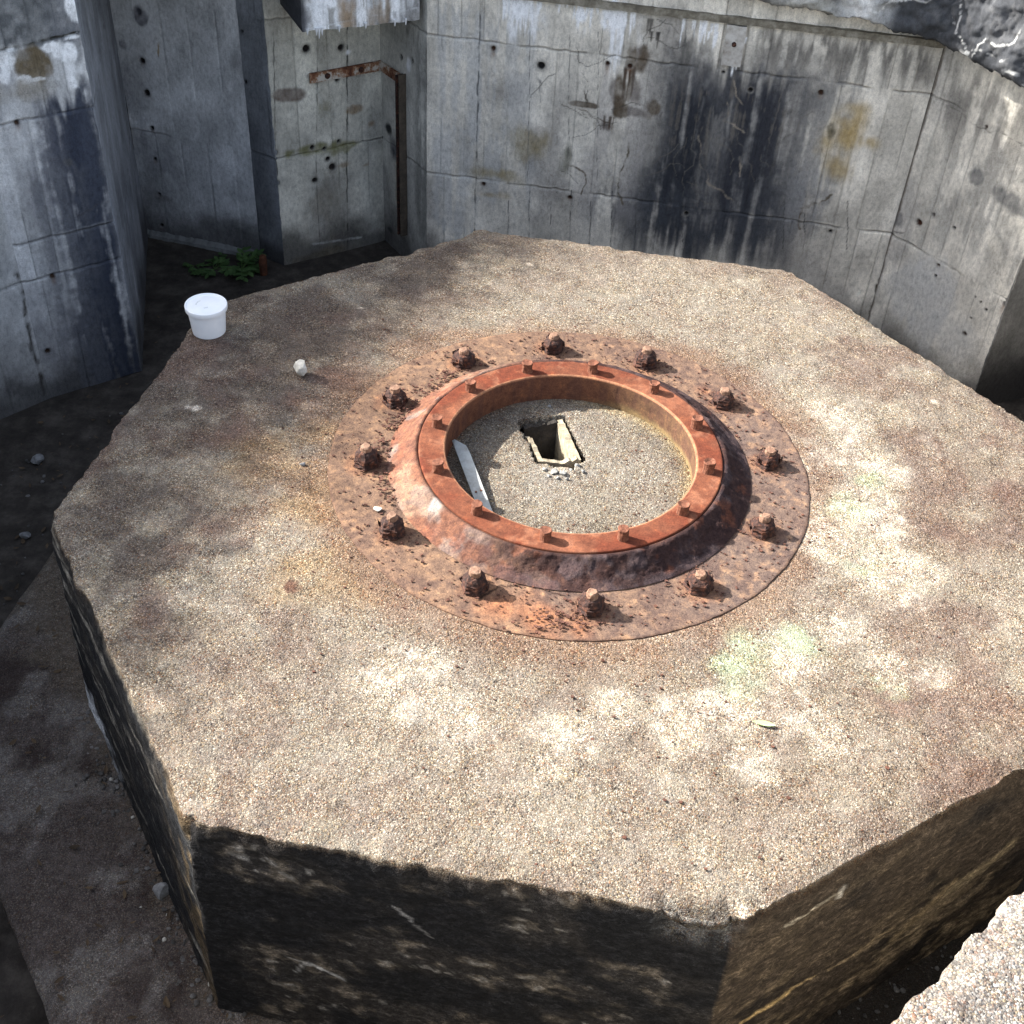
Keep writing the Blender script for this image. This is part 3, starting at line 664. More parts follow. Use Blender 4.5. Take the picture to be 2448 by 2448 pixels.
# tub with lid
tb = on_slab(395, 624); tub = empty('plastic_tub', tuple(tb), .5)
props(tub, 'small white plastic tub with a snap-on lid near the far left corner of the base', 'tub')
def lathe_bm(prof, seg):
    bm = bmesh.new(); L = [[bm.verts.new((r*math.cos(2*math.pi*i/seg), r*math.sin(2*math.pi*i/seg), z)) for i in range(seg)] for r, z in prof]
    for a, b in zip(L[:-1], L[1:]):
        for i in range(seg): bm.faces.new((a[i], a[(i+1) % seg], b[(i+1) % seg], b[i]))
    bm.faces.new(L[0][::-1]); bm.faces.new(L[-1])
    return bm
bm_obj('tub_body', lathe_bm([(.056, .003), (.058, 0), (.0605, .002), (.062, .010), (.0685, .088), (.0700, .089), (.0712, .098), (.0695, .099), (.0695, .104)], 72), M_PLASTIC, tub, True)
lid = bm_obj('lid', lathe_bm([(.0735, .0985), (.0765, .0985), (.0775, .101), (.0778, .114), (.0768, .1175), (.0745, .1185), (.0725, .1175), (.0710, .1145), (.0690, .1140), (.0500, .1142), (.0480, .1148), (.002, .1148)], 72), M_PLASTIC, tub, True)
for o in tub.children:
    o.data.set_sharp_from_angle(angle=math.radians(35))
M_INK = mat_flat('faded_print', [(.3, (.42, .46, .44)), (.7, (.60, .63, .62))], 60, .5, .05)
bm = bmesh.new(); rr = random.Random(3); r = .036
for i in range(9):                      # worn, unreadable strokes of print along an arc, and a small block
    a = 1.9+i*.11
    bmesh.ops.create_cube(bm, size=1, matrix=Matrix.Translation((r*math.cos(a), r*math.sin(a), .1151)) @ Matrix.Rotation(a+rr.uniform(-.5, .5), 4, 'Z') @ Matrix.Diagonal((rr.uniform(.004, .008), .0013, .0004, 1)))
bm_obj('lid_print', bm, M_INK, lid); bm = bmesh.new()
for i in range(4):
    bmesh.ops.create_cube(bm, size=1, matrix=Matrix.Translation((-.012+i*.004, -.020, .1151)) @ Matrix.Diagonal((.002, .007, .0004, 1)))
bm_obj('lid_print', bm, M_INK, lid)

# leaf on the concrete
lv, lf = blade(.062, .009); lp = on_slab(1440, 1371, .006)
props(mesh_obj('leaf', lv, lf, M_PALELEAF, loc=tuple(lp), rz=-.15), 'single pale green leaf lying on the concrete in front of the ring', 'leaf')

# pale strip lying inside the ring
sa, sb = at(864, 845, FL)[:2], at(905, 945, FL)[:2]
sd = (sb-sa); sl = np.linalg.norm(sd)+.10; ang_s = math.atan2(sd[1], sd[0])
bm = bmesh.new(); nseg = 10; rws = []
for i in range(nseg+1):
    t = i/nseg; x = t*sl; tip = max(0, 1-t*9); w0, w1 = -.021+.012*tip*0, .021-.034*tip
    zz = .010+.022*(1-t)
    rws.append([bm.verts.new((x, w0, zz)), bm.verts.new((x, w1, zz+.004)), bm.verts.new((x, w1, zz+.008)), bm.verts.new((x, w0, zz+.004))])
for r, s_ in zip(rws[:-1], rws[1:]):
    for k in range(4): bm.faces.new((r[k], s_[k], s_[(k+1) % 4], r[(k+1) % 4]))
bm.faces.new(rws[0][::-1]); bm.faces.new(rws[-1])
strip = bm_obj('metal_strip', bm, M_STRIP, loc=(sa[0]+.0, sa[1], FL), rz=ang_s)
props(strip, 'pale chalky metal strip with a broken end leaning in the left of the ring floor', 'metal strip')
bm = bmesh.new()
for x, y in ((.265, -.008), (.262, .010)):
    bmesh.ops.create_cone(bm, cap_ends=True, segments=10, radius1=.0035, radius2=.0035, depth=.003, matrix=Matrix.Translation((x, y, .0245)))
bm_obj('rivet', bm, M_STUD, strip)

# ------------------------------------------------------------------ walls
def wdist(U, Z, a, b): 
    d = np.array(b)-np.array(a); t = np.clip(((U-a[0])*d[0]+(Z-a[1])*d[1])/max(1e-9, d@d), 0, 1)
    return np.hypot(U-a[0]-t*d[0], Z-a[1]-t*d[1]), t
class Wall:
    def __init__(s, A, B, z0, z1, res=.010, thick=.2, seed=0, base=(.37, .355, .32), boards=.125, name='concrete_wall'):
        s.A = np.array(A, float); s.B = np.array(B, float); s.L = np.linalg.norm(s.B-s.A); s.d = (s.B-s.A)/s.L; s.n = np.array([s.d[1], -s.d[0]])
        s.nu = max(3, int(s.L/res)+1); s.nz = max(3, int((z1-z0)/res)+1); s.z0, s.z1, s.seed, s.thick, s.name = z0, z1, seed, thick, name
        u = np.linspace(0, s.L, s.nu); z = np.linspace(z0, z1, s.nz); Zg, Ug = np.meshgrid(z, u, indexing='ij'); s.U, s.Z = Ug.ravel(), Zg.ravel()
        U, Z = s.U, s.Z
        s.wu = U+(fbm(U*5, Z*5, seed=seed+1)-.5)*.06; s.wz = Z+(fbm(U*5+9, Z*5, seed=seed+2)-.5)*.06
        s.f = fbm(U*22, Z*22, seed=seed+3, o=4); s.g = fbm(U*5, Z*5, seed=seed+4, o=5); s.st = fbm(U*26, Z*2.2, seed=seed+5, o=5); s.st2 = fbm(U*70, Z*4, seed=seed+6, o=4)
        c = np.tile(np.array(base, float), (len(U), 1))
        bi = np.floor((U+.04)/boards+.18*np.floor((Z+.49)/.75)); bt = _h(bi.astype(np.int64), np.floor((Z+.49)/.75).astype(np.int64), bi.astype(np.int64)*0, seed)
        c *= (.86+.28*bt)[:, None]; c *= (.66+.68*s.g)[:, None]; c *= (.86+.28*s.st)[:, None]; c *= (.62+.76*fbm(U*10, Z*7, seed=seed+15, o=6))[:, None]
        c = mix(c, np.array(base)*np.array([.46, .46, .49]), ss(.55, .72, fbm(U*3.2, Z*2.1, seed=seed+7, o=6))*.6)
        c = mix(c, np.array(base)*1.32, ss(.56, .72, fbm(U*4+7, Z*1.6, seed=seed+8, o=6))*.55)
        s.disp = (fbm(U*2.5, Z*2.5, seed=seed+9)-.5)*.012 + (bt-.5)*.004 + (fbm(U*40, Z*40, seed=seed+10, o=3)-.5)*.003
        ph = ((U+.04)/boards+.18*np.floor((Z+.49)/.75)) % 1.; dl = np.minimum(ph, 1-ph)*boards+(vn(U*3, Z*9, seed=seed+11)-.5)*.004
        bl = ss(.0065, .001, np.abs(dl))*ss(.42, .60, vn(bi*3.3, Z*3.1, seed=seed+12))
        s.c = mix(c, np.array(base)*.34, bl*.5); s.disp -= bl*.003
        for zj in (-.49, .262, 1.01): s.joint(zj)
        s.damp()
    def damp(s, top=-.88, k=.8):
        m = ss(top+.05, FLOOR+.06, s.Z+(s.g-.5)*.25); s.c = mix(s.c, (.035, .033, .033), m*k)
    def joint(s, zj, u0=0, u1=99):
        d = np.abs(s.Z-zj-(vn(s.U*4, 0*s.U, seed=s.seed+20)-.5)*.007-(vn(s.U*28, 0*s.U, seed=s.seed+21)-.5)*.008); on = ss(.22, .45, vn(s.U*7, s.U*0+zj, seed=s.seed+22))
        s.c = mix(s.c, s.c.mean(0)*.28, ss(.0075, .002, d)*on*.65); s.c = mix(s.c, s.c.mean(0)*1.5, ss(.022, .010, d)*ss(.005, .010, d)*(s.Z > zj)*.35*on); s.disp -= ss(.010, .001, d)*.006*on
    def uz(s, px, py):
        r = ray(px, py); n3 = np.array([s.n[0], s.n[1], 0]); A3 = np.array([s.A[0], s.A[1], 0]); t = ((A3-CAM)@n3)/(r@n3); q = CAM+r*t
        return np.array([(q[:2]-s.A)@s.d, q[2]])
    def xyz(s, u, z, out=0.): return np.array([*(s.A+s.d*u+s.n*out), z])
    def streaks(s, px0, py0, px1, py1, col, k=.8, soft=.08, thr=(.4, .6), which=None):
        a, b = s.uz(px0, py0), s.uz(px1, py1); u0, u1 = sorted((a[0], b[0])); zt, zb_ = max(a[1], b[1]), min(a[1], b[1])
        w = s.U+(s.g-.5)*.1; m = ss(u0-soft, u0+soft, w)*ss(u1+soft, u1-soft, w); zw = s.Z+(s.st-.5)*.35
        m = m*ss(zt+soft, zt-soft*.5, zw)*ss(zb_-soft*1.5, zb_+soft, zw)
        st = s.st if which is None else which
        s.c = mix(s.c, col, m*ss(thr[0], thr[1], st*.7+s.f*.3)*k)
    def patch(s, px, py, rx, rz, col, k=.8, wob=.7, soft=.8, ns=6.):
        a = s.uz(px, py); n = (fbm(s.U*ns, s.Z*ns*.6, seed=s.seed+30+int(px) % 50, o=6)-.5)*2.6*wob + (s.st-.5)*1.1*wob
        d = np.hypot((s.wu-a[0])/rx, (s.wz-a[1])/rz)+n; s.c = mix(s.c, col, ss(1.05, 1.05-soft, d)*k*(.55+.9*s.f))
    def line(s, pts, w, col, k=.9, wob=.03, sc_=14, taper=True, dz=0.):
        wu = s.U+(fbm(s.U*sc_, s.Z*sc_, seed=s.seed+41, o=4)-.5)*2*wob; wz = s.Z+(fbm(s.U*sc_+5, s.Z*sc_, seed=s.seed+42, o=4)-.5)*2*wob
        P_ = [s.uz(*p) for p in pts]; m = np.zeros_like(s.U)
        for a, b in zip(P_[:-1], P_[1:]):
            d, _ = wdist(wu, wz, a, b); m = np.maximum(m, ss(w*.8, w*.2, d))
        m = m*(.35+.9*ss(.35, .6, s.f)); s.c = mix(s.c, col, m*k); s.disp -= m*dz
    def drip(s, px, py, length, w, col, k=.85, seed=0):
        a = s.uz(px, py); rr = random.Random(int(px*7+py)+seed)
        for i in range(max(1, int(w/.012))):
            u = a[0]+rr.uniform(-w/2, w/2); L = length*rr.uniform(.35, 1.); ww = rr.uniform(.006, .014)
            cu = u+(vn(s.Z*6, 0*s.Z, seed=rr.randint(0, 999))-.5)*.014; t = (a[1]-s.Z)/L
            m = ss(ww*(1.0), ww*.3, np.abs(s.U-cu)*(1+.8*np.clip(t, 0, 1)))*ss(1., .65, t+(s.f-.5)*.5)*ss(-.1, .03, t)
            s.c = mix(s.c, col, m*k*(.5+.9*s.f))
    def hole(s, px, py, r=.014, col=(.015, .012, .012), rust=0.):
        a = s.uz(px, py); d = np.hypot(s.U-a[0], s.Z-a[1])+(s.f-.5)*.012
        if rust: s.c = mix(s.c, (.16, .07, .03), ss(.02, 0, np.abs(s.U-a[0])+(s.f-.5)*.02)*ss(-rust, 0, s.Z-a[1])*ss(.01, -.01, s.Z-a[1])*.8)
        s.c = mix(s.c, np.array(s.c.mean(0))*.5, ss(r*1.9, r*.9, d)*.6)
        s.c = mix(s.c, col, ss(r, r*.7, d)); s.disp -= ss(r, r*.6, d)*.012
    def cracks(s, px, py, n, L, w, col, k=.8, seed=0):
        rr = random.Random(seed+int(px)); a0 = s.uz(px, py)
        for i in range(n):
            p_ = a0+np.array([rr.gauss(0, L), rr.gauss(0, L)]); a = rr.choice((0, 0, math.pi/2, math.pi, -math.pi/2))+rr.uniform(-.5, .5)
            for j in range(rr.randint(3, 7)):
                q = p_+np.array([math.cos(a), math.sin(a)])*rr.uniform(.02, .06); d, _ = wdist(s.U+(s.f-.5)*.02, s.Z+(s.f-.5)*.02, p_, q)
                s.c = mix(s.c, col, ss(w*rr.uniform(.6, 1.3), w*.2, d)*k); p_ = q; a += rr.uniform(-.9, .9)
    def build(s, label=None, cat='wall', parent=None, mat=None, ragged=(0, 0, 0, 0), group=None, name=None):
        U, Z = s.U.copy(), s.Z.copy(); nu, nz = s.nu, s.nz
        col = np.tile(np.arange(nu), nz); row = np.repeat(np.arange(nz), nu)
        j = np.abs(fbm(Z*9, U*9, seed=s.seed+50, o=5)-.5)*2
        U = U + ragged[0]*j*ss(3, 0, col) - ragged[1]*j*ss(3, 0, nu-1-col); Z = Z + ragged[2]*j*ss(3, 0, row) - ragged[3]*j*ss(3, 0, nz-1-row)
        y = -s.disp
        V = np.c_[U, y, Z]; fs = [f[::1] for f in grid_faces(nz, nu)]
        bd = list(range(nu))+[r*nu+nu-1 for r in range(1, nz)]+[(nz-1)*nu+c_ for c_ in range(nu-2, -1, -1)]+[r*nu for r in range(nz-2, 0, -1)]
        k0 = len(V); back = V[bd].copy(); back[:, 1] = s.thick
        V = np.r_[V, back]; C_ = np.r_[s.c, s.c[bd]*.9]; n = len(bd)
        for i in range(n):
            jn = (i+1) % n; fs.append((bd[jn], bd[i], k0+i, k0+jn))
        fs.append(tuple(k0+i for i in range(n))[::-1])
        o = mesh_obj(name or s.name, V, fs, mat or M_WALL, parent, C_, loc=(s.A[0], s.A[1], 0), rz=math.atan2(s.d[1], s.d[0]))
        o.data.set_sharp_from_angle(angle=math.radians(50))
        if label: props(o, label, cat, group)
        return o
L0, L1, L2 = (-2.90, 1.27), (-2.515, 1.683), (-2.132, 1.964)
K1, K2, A0, A1, B1, M1, R1 = (-2.47, 3.36), (-1.757, 3.187), (-1.60, 3.095), (-1.055, 3.463), (-.765, 3.061), (1.713, 2.695), (2.17, 2.09)
WHITE = (.86, .865, .87); BLACK = (.030, .033, .040); BROWN = (.13, .10, .07); OCHRE = (.36, .26, .11)
# left wall
w = Wall(L1, L2, FLOOR, RIM, .0055, .2, 100, (.53, .53, .525), .11)
w.streaks(165, 720, 172, 180, (.060, .066, .088), .9, .07, (.22, .50)); w.streaks(205, 730, 174, 185, (.035, .042, .062), .92, .05, (.25, .46)); w.streaks(130, 720, 150, 300, (.13, .135, .15), .6, .05, (.4, .6)); w.streaks(140, 190, 200, 460, (.10, .11, .14), .7, .05, (.35, .55)); w.streaks(60, 300, 160, 560, (.17, .175, .19), .6, .06)

w.patch(60, 30, .25, .17, (.11, .115, .12), .9, .5, .5); w.patch(120, 40, .1, .2, (.15, .155, .17), .7)
w.line([(0, 96), (60, 84), (147, 61)], .010, (.05, .05, .045), .9, .006, 20, dz=.01)
w.patch(62, 120, .105, .07, (.14, .11, .07), .95, .35, .35, 9)
for q in [(110, 100, .05, .04), (125, 125, .035, .05), (130, 150, .03, .05), (92, 90, .06, .02), (8, 120, .04, .07), (5, 150, .03, .04), (75, 146, .06, .012), (40, 147, .03, .008), (135, 15, .03, .06), (135, 73, .04, .012)]: w.patch(*q, WHITE, .95, .8, .5, 14)
w.patch(30, 175, .2, .07, (.30, .27, .22), .6)
for q in [(100, 522, .014, .06), (90, 662, .015, 0), (32, 232, .014, .05)]: w.hole(q[0], q[1], q[2], (.05, .03, .02), q[3])
w.patch(133, 547, .04, .02, (.12, .12, .13), .7); w.patch(122, 305, .025, .015, (.1, .1, .1), .6); w.line([(145, 405), (190, 385)], .008, (.07, .07, .08), .8)
w.joint(-.30, 0, 1)
w.build('tall grey concrete wall left of the alcove, dark at its right edge, white crust near its top', ragged=(0, .012, 0, 0))
w = Wall(L0, L1, FLOOR, RIM, .012, .2, 130, (.50, .50, .49), .13)
w.line([(84, 745), (60, 640), (30, 490)], .02, (.06, .055, .05), .85, .02)
w.build('pale sliver of concrete wall at the far left, left of the rough vertical seam')
# alcove
w = Wall(L2, K1, FLOOR, RIM-.01, .014, .2, 160, (.22, .23, .25), .14)  # base colour darkened for the shade under the alcove roof
w.build('dark side wall of the alcove, running back behind the left concrete wall')
w = Wall(K1, K2, FLOOR, RIM-.01, .0065, .2, 190, (.47, .475, .48), .16)
for q in [(175, 45, .018), (268, 115, .02), (277, 175, .018), (287, 242, .014), (292, 300, .014), (300, 367, .016), (305, 425, .016), (260, 22, .02), (262, 405, .018), (248, 392, .01), (220, 395, .01)]: w.hole(*q, rust=.04)
for q in [(265, 28, .05, .05), (205, 85, .045, .06), (232, 85, .035, .04), (225, 222, .03, .04), (190, 42, .025, .04), (180, 8, .03, .04), (196, 105, .02, .03)]: w.patch(*q, (.12, .12, .14), .8, .6, .5, 12)
w.line([(298, 105), (299, 80)], .008, (.30, .19, .05), .8, .004)
w.patch(300, 370, .06, .02, (.16, .15, .15), .6); w.streaks(175, 30, 200, 160, (.14, .13, .15), .6)
wk = w.build('bluish grey rear wall of the alcove with dark tie holes and blotches')
bm = bmesh.new(); kd = np.array(K2)-np.array(K1); kn = np.array([kd[1], -kd[0]])/np.linalg.norm(kd); rr = random.Random(2); rws = []
for i in range(41):
    q = np.linalg.norm(kd)*i/40; o1 = .04+rr.uniform(-.004, .005); hh = .035+rr.uniform(-.004, .004)
    rws.append([bm.verts.new((q, .0, FLOOR-.02)), bm.verts.new((q, -o1, FLOOR-.02)), bm.verts.new((q, -o1*.8, FLOOR+hh*.5)), bm.verts.new((q, .0, FLOOR+hh))])
for r, s_ in zip(rws[:-1], rws[1:]):
    for k in range(3): bm.faces.new((r[k], s_[k], s_[k+1], r[k+1]))
bm_obj('mortar_fillet', bm, mat_flat('pale_mortar', [(.3, (.12, .125, .12)), (.7, (.22, .225, .22))], 20, .9, .5), wk)
w = Wall(K2, A0, FLOOR, RIM-.02, .012, .14, 220, (.20, .21, .225), .2)  # shade put into the base colour: the strip faces the dark alcove
for q in [(455, 60), (462, 155), (465, 245), (470, 300), (475, 395)]: w.hole(*q, r=.01)
w.build('narrow dark splayed strip of wall between the alcove and the panel with the iron bar', ragged=(0, .012, 0, 0))
# recess panel with the iron bar
w = Wall(A0, A1, FLOOR, RIM-.01, .0055, .16, 250, (.55, .53, .46), .19)
w.line([(655, 20), (655, 430), (656, 500)], .007, (.03, .028, .025), .9, .006, dz=.004); w.line([(598, 60), (597, 340), (605, 500)], .005, (.08, .075, .065), .7, .006); w.line([(516, 60), (520, 300), (532, 510)], .006, (.05, .05, .045), .7, .004)
w.patch(543, 178, .105, .045, (.16, .125, .105), .85, .3, .4)
for q in [(590, 282, .14, .04), (545, 288, .07, .03), (660, 272, .09, .03), (640, 270, .06, .05)]: w.patch(*q, (.17, .165, .07), .75, .7)
for q in [(665, 205, .05, .025), (700, 230, .04, .03), (650, 305, .06, .03), (690, 310, .05, .02)]: w.patch(*q, (.20, .12, .05), .6, .7)
w.patch(620, 380, .1, .12, (.19, .165, .12), .5); w.patch(600, 480, .25, .05, (.10, .085, .06), .7); w.patch(610, 200, .05, .06, (.22, .20, .12), .6)
w.line([(596, 165), (610, 210), (640, 215)], .010, (.42, .42, .38), .7, .012); w.line([(590, 460), (640, 452), (680, 448)], .012, (.45, .46, .44), .7, .01)
for q in [(577, 92, .022), (643, 90, .022), (598, 153, .014), (636, 150, .014), (589, 278, .012), (627, 315, .024), (619, 300, .016), (594, 340, .018), (520, 288, .018), (524, 346, .016), (638, 266, .012), (612, 280, .012)]: w.hole(*q)
w.patch(655, 100, .02, .02, WHITE, .7); w.patch(520, 355, .04, .05, (.14, .135, .07), .6)
w.streaks(580, 330, 640, 500, (.15, .13, .10), .5)
wa = w.build('recessed concrete panel behind the bent iron bar, with yellow-green lichen along its seam', ragged=(.01, 0, 0, 0))
w = Wall(A1, B1, FLOOR, RIM-.015, .008, .14, 280, (.46, .445, .40), .2)
w.patch(735, 245, .05, .04, (.03, .03, .03), .9, .5); w.patch(745, 285, .07, .10, (.06, .065, .075), .9, .5); w.patch(752, 350, .05, .14, (.19, .115, .05), .75, .7); w.patch(735, 432, .05, .025, (.04, .04, .04), .8)
w.hole(757, 107, .012); w.hole(778, 115, .014); w.patch(772, 119, .025, .04, WHITE, .85, .6); w.patch(768, 60, .05, .08, (.10, .10, .09), .7); w.streaks(785, 60, 815, 440, (.13, .13, .12), .6, .03); w.patch(795, 400, .04, .08, (.33, .32, .29), .6)
w.build('narrow return wall beside the main wall, carrying the upright iron channel', ragged=(0, .014, 0, 0))
# main wall
w = Wall(B1, M1, FLOOR, RIM-.25, .005, .22, 310, (.60, .56, .485), .118)
w.streaks(818, 0, 898, 440, (.47, .47, .46), .6, .02, (.35, .6)); w.line([(907, 0), (902, 130), (895, 440)], .007, (.06, .06, .055), .85, .006, dz=.004)
w.streaks(905, 30, 1000, 380, (.38, .385, .385), .5, .05)
w.patch(1000, 270, .16, .13, (.27, .22, .12), .7, .7); w.patch(940, 335, .16, .05, (.30, .24, .12), .65, .6); w.patch(925, 372, .10, .03, OCHRE, .5, .6); w.patch(1075, 300, .06, .10, (.11, .11, .075), .75, .7)
w.streaks(1245, 130, 1470, 470, (.10, .105, .115), .8, .16, (-.2, .42)); w.streaks(1240, 110, 1480, 470, (.045, .047, .055), .86, .16, (.20, .56)); w.streaks(1200, 300, 1330, 470, (.06, .063, .07), .7, .14, (.3, .6)); w.streaks(1265, 170, 1310, 460, (.022, .025, .032), .85, .07, (.28, .52)); w.streaks(1385, 150, 1425, 450, (.028, .030, .038), .8, .07, (.30, .54))
w.streaks(1120, 350, 1480, 470, (.06, .065, .075), .75, .12, (.35, .55)); w.streaks(1420, 60, 1760, 150, (.085, .08, .075), .8, .08, (.28, .5)); w.streaks(1500, 130, 1560, 440, (.16, .16, .16), .6, .06)
w.streaks(1340, 190, 1352, 420, (.23, .22, .205), .6, .03, (.42, .62)); w.streaks(1255, 150, 1480, 300, (.17, .15, .125), .5, .1, (.54, .66), w.st2); w.streaks(1500, 300, 1560, 400, (.30, .30, .30), .4)
for q in [(1600, 250, .11, .18), (1580, 310, .12, .11), (1552, 260, .06, .14), (1645, 270, .12, .055), (1612, 205, .08, .06)]: w.patch(*q, (.40, .29, .12), .62, .6, .95)
w.patch(1600, 260, .07, .15, (.42, .29, .10), .5, .5, .95)
for q in [(1185, 215, .12, .035), (1165, 170, .05, .10), (1200, 160, .045, .13), (1140, 240, .05, .05), (1225, 205, .06, .05), (1100, 200, .08, .014), (1205, 115, .05, .06)]: w.patch(*q, (.105, .08, .055), .88, .6, .5, 9)
w.streaks(1090, 120, 1200, 400, (.33, .31, .30), .4, .05)
for q in [(1195, 125, .26, .04), (1180, 130, .3, .03), (1150, 220, .12, .05)]: w.drip(*q, (.08, .055, .04))
for q in [(985, -5, .24, .06), (1000, 0, .18, .04), (962, 0, .14, .06), (1155, 5, .30, .05), (1175, 10, .34, .05), (1190, 15, .2, .04), (1090, -5, .2, .04), (1112, 0, .16, .04), (1060, -5, .10, .06), (1325, 35, .16, .05), (1350, 45, .14, .05), (1392, 115, .10, .04), (992, 0, .20, .05), (970, 0, .10, .10), (1100, 0, .16, .05), (1165, 15, .26, .06), (1182, 20, .15, .05), (1130, 10, .08, .06), (1020, 0, .1, .04), (1320, 40, .12, .06), (1345, 60, .10, .04), (1400, 70, .06, .05), (1290, 30, .2, .03)]: w.drip(*q, WHITE, .95)
w.streaks(950, -20, 1020, 60, WHITE, .75, .04, (.42, .6)); w.streaks(1140, 0, 1200, 110, WHITE, .7, .04, (.44, .62)); w.streaks(1085, 0, 1120, 60, WHITE, .6, .03, (.45, .6)); w.patch(990, 10, .05, .09, WHITE, 1.3, .9, .6, 16); w.patch(1165, 35, .05, .08, WHITE, 1.3, .9, .6, 16); w.patch(1105, 25, .03, .05, WHITE, 1.3, .9, .6, 16)
for q in [(1240, 60, .1, .05), (1225, 35, .1, .03)]: w.drip(*q, (.05, .045, .04))
w.streaks(1255, 40, 1310, 120, (.06, .06, .06), .8, .03)
TAN = (.30, .255, .20)
w.line([(1090, 205), (1120, 220), (1150, 230)], .007, (.10, .08, .06), .8); w.line([(1060, 300), (1085, 312), (1105, 330), (1098, 365)], .008, (.13, .10, .07), .85); w.line([(1185, 270), (1180, 310), (1170, 345), (1178, 380)], .009, (.12, .10, .07), .85)
w.line([(1105, 165), (1108, 200)], .008, (.12, .1, .08), .8); w.line([(1020, 150), (1015, 190)], .012, (.11, .11, .11), .7)
w.line([(1320, 260), (1325, 320), (1340, 350), (1385, 380)], .008, TAN, .55); w.line([(1375, 190), (1365, 230), (1400, 250)], .008, TAN, .7); w.line([(1390, 150), (1405, 195)], .008, TAN, .7); w.line([(1400, 300), (1395, 330)], .01, TAN, .7)
for q in [(1300, 300, 7, .10, .004), (1420, 250, 5, .10, .004)]: w.cracks(*q, (.15, .135, .115), .5)
for q in [(1100, 190, 4, .10, .0035), (1230, 90, 4, .08, .0035), (1060, 330, 3, .12, .003)]: w.cracks(*q, (.07, .065, .055), .7)
w.line([(1512, 395), (1545, 385), (1570, 370)], .009, (.12, .1, .075), .8); w.line([(1515, 395), (1510, 430)], .008, (.12, .09, .06), .8); w.patch(1563, 245, .025, .04, (.10, .09, .06), .8)
for i, px in enumerate((960, 1000, 1040, 1078, 1115, 1155, 1200, 1290, 1480, 1520, 1600)): w.line([(px, 380-20*(i % 2)), (px-3, 470)], .0045, (.07, .07, .068), .75, .006)
for px in (1000, 1075, 1130): w.line([(px, 60), (px-4, 340)], .004, (.10, .10, .095), .6, .006)
for q in [(931, 92, .016, .07), (1146, 120, .012, .08), (1188, 125, .012, .08), (912, 347, .012, .02), (1075, 373, .014, .03), (1295, 403, .012, .0), (1567, 436, .012, 0), (1549, 175, .016, .04), (1021, 124, .022, 0), (1416, 170, .014, 0), (1365, 136, .01, 0)]: w.hole(q[0], q[1], q[2], (.05, .025, .015) if q[3] else (.015, .014, .014), q[3])
w.line([(1785, 110), (1722, 330), (1640, 590)], .016, (.07, .055, .04), .85, .012)
mw = w.build('broad main concrete wall behind the base, with black streaks, ochre patches and white crust', ragged=(0, 0, 0, 0)); W_MAIN = w
# right facet
w = Wall(M1, R1, FLOOR, RIM-.25, .006, .22, 340, (.64, .60, .52), .12)
w.c = mix(w.c, (.075, .055, .04), ss(.017, .006, w.U+(w.f-.5)*.016)*.85); w.streaks(1790, 120, 1932, 300, (.13, .125, .115), .75, .1, (.3, .55)); w.patch(1740, 560, .28, .28, (.52, .51, .48), .8, .4, .4); w.patch(1800, 640, .25, .16, (.48, .475, .45), .6, .4)
for q in [(1905, 380, .10, .06), (1850, 330, .05, .05), (1930, 395, .08, .07), (1700, 420, .03, .05)]: w.patch(*q, (.13, .13, .13), .8, .9, .5, 12)
for q in [(1895, 572, .012, .09), (1770, 500, .012, 0), (1820, 630, .012, 0), (1762, 405, .012, 0), (1733, 420, .016, 0), (1860, 240, .01, 0)]: w.hole(q[0], q[1], q[2], (.05, .02, .012), q[3])
for px, py in [(1840, 560), (1850, 570), (1832, 600), (1860, 585), (1765, 520), (1800, 430)]: w.hole(px, py, .007)
w.line([(1790, 200), (1850, 240), (1932, 270)], .006, (.12, .115, .10), .7); w.line([(1655, 450), (1700, 440)], .006, (.14, .13, .12), .6)
w.streaks(1800, 250, 1932, 520, (.20, .195, .18), .6, .08)
w.build('pale concrete wall panel right of the vertical seam, with a smooth lighter repair', ragged=(0, .007, 0, 0)); W_R = w
# passage on the right
Q1, Q2, Q3 = (2.86, 2.36), (3.22, 1.72), (2.70, 1.45)
for a, b, lab, sd_ in ((R1, Q1, 'short concrete return wall at the mouth of the right-hand passage', 370), (Q1, Q2, 'brown stained rear wall of the passage on the right, dark towards the floor', 380), (Q2, Q3, 'side wall of the right-hand passage nearest the camera', 390)):
    w = Wall(a, b, FLOOR, RIM-.012, .014, .2, sd_, (.19, .16, .12) if sd_ == 380 else (.24, .23, .21), .15)
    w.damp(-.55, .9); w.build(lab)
for i, (a, b, lab) in enumerate(((Q3, (2.74, .0), 'plain concrete wall on the right side of the pit'), ((2.74, .0), (2.35, -.62), 'angled concrete wall at the near right of the pit'), ((2.35, -.62), (1.88, -1.03), 'short concrete wall joining the near platform on the right'),
                                 ((-.6, -3.28), (-2.2, -3.3), 'concrete wall behind the viewer on the left'), ((-2.2, -3.3), (-3.0, -2.3), 'angled concrete wall at the near left of the pit'), ((-3.0, -2.3), (-3.05, .2), 'long concrete wall on the left side of the pit'), ((-3.05, .2), L0, 'angled concrete wall joining the left walls'))):
    w = Wall(a, b, FLOOR, RIM-.003*i-.02, .03, .25, 400+10*i, (.21, .205, .195), .15); w.build(lab)

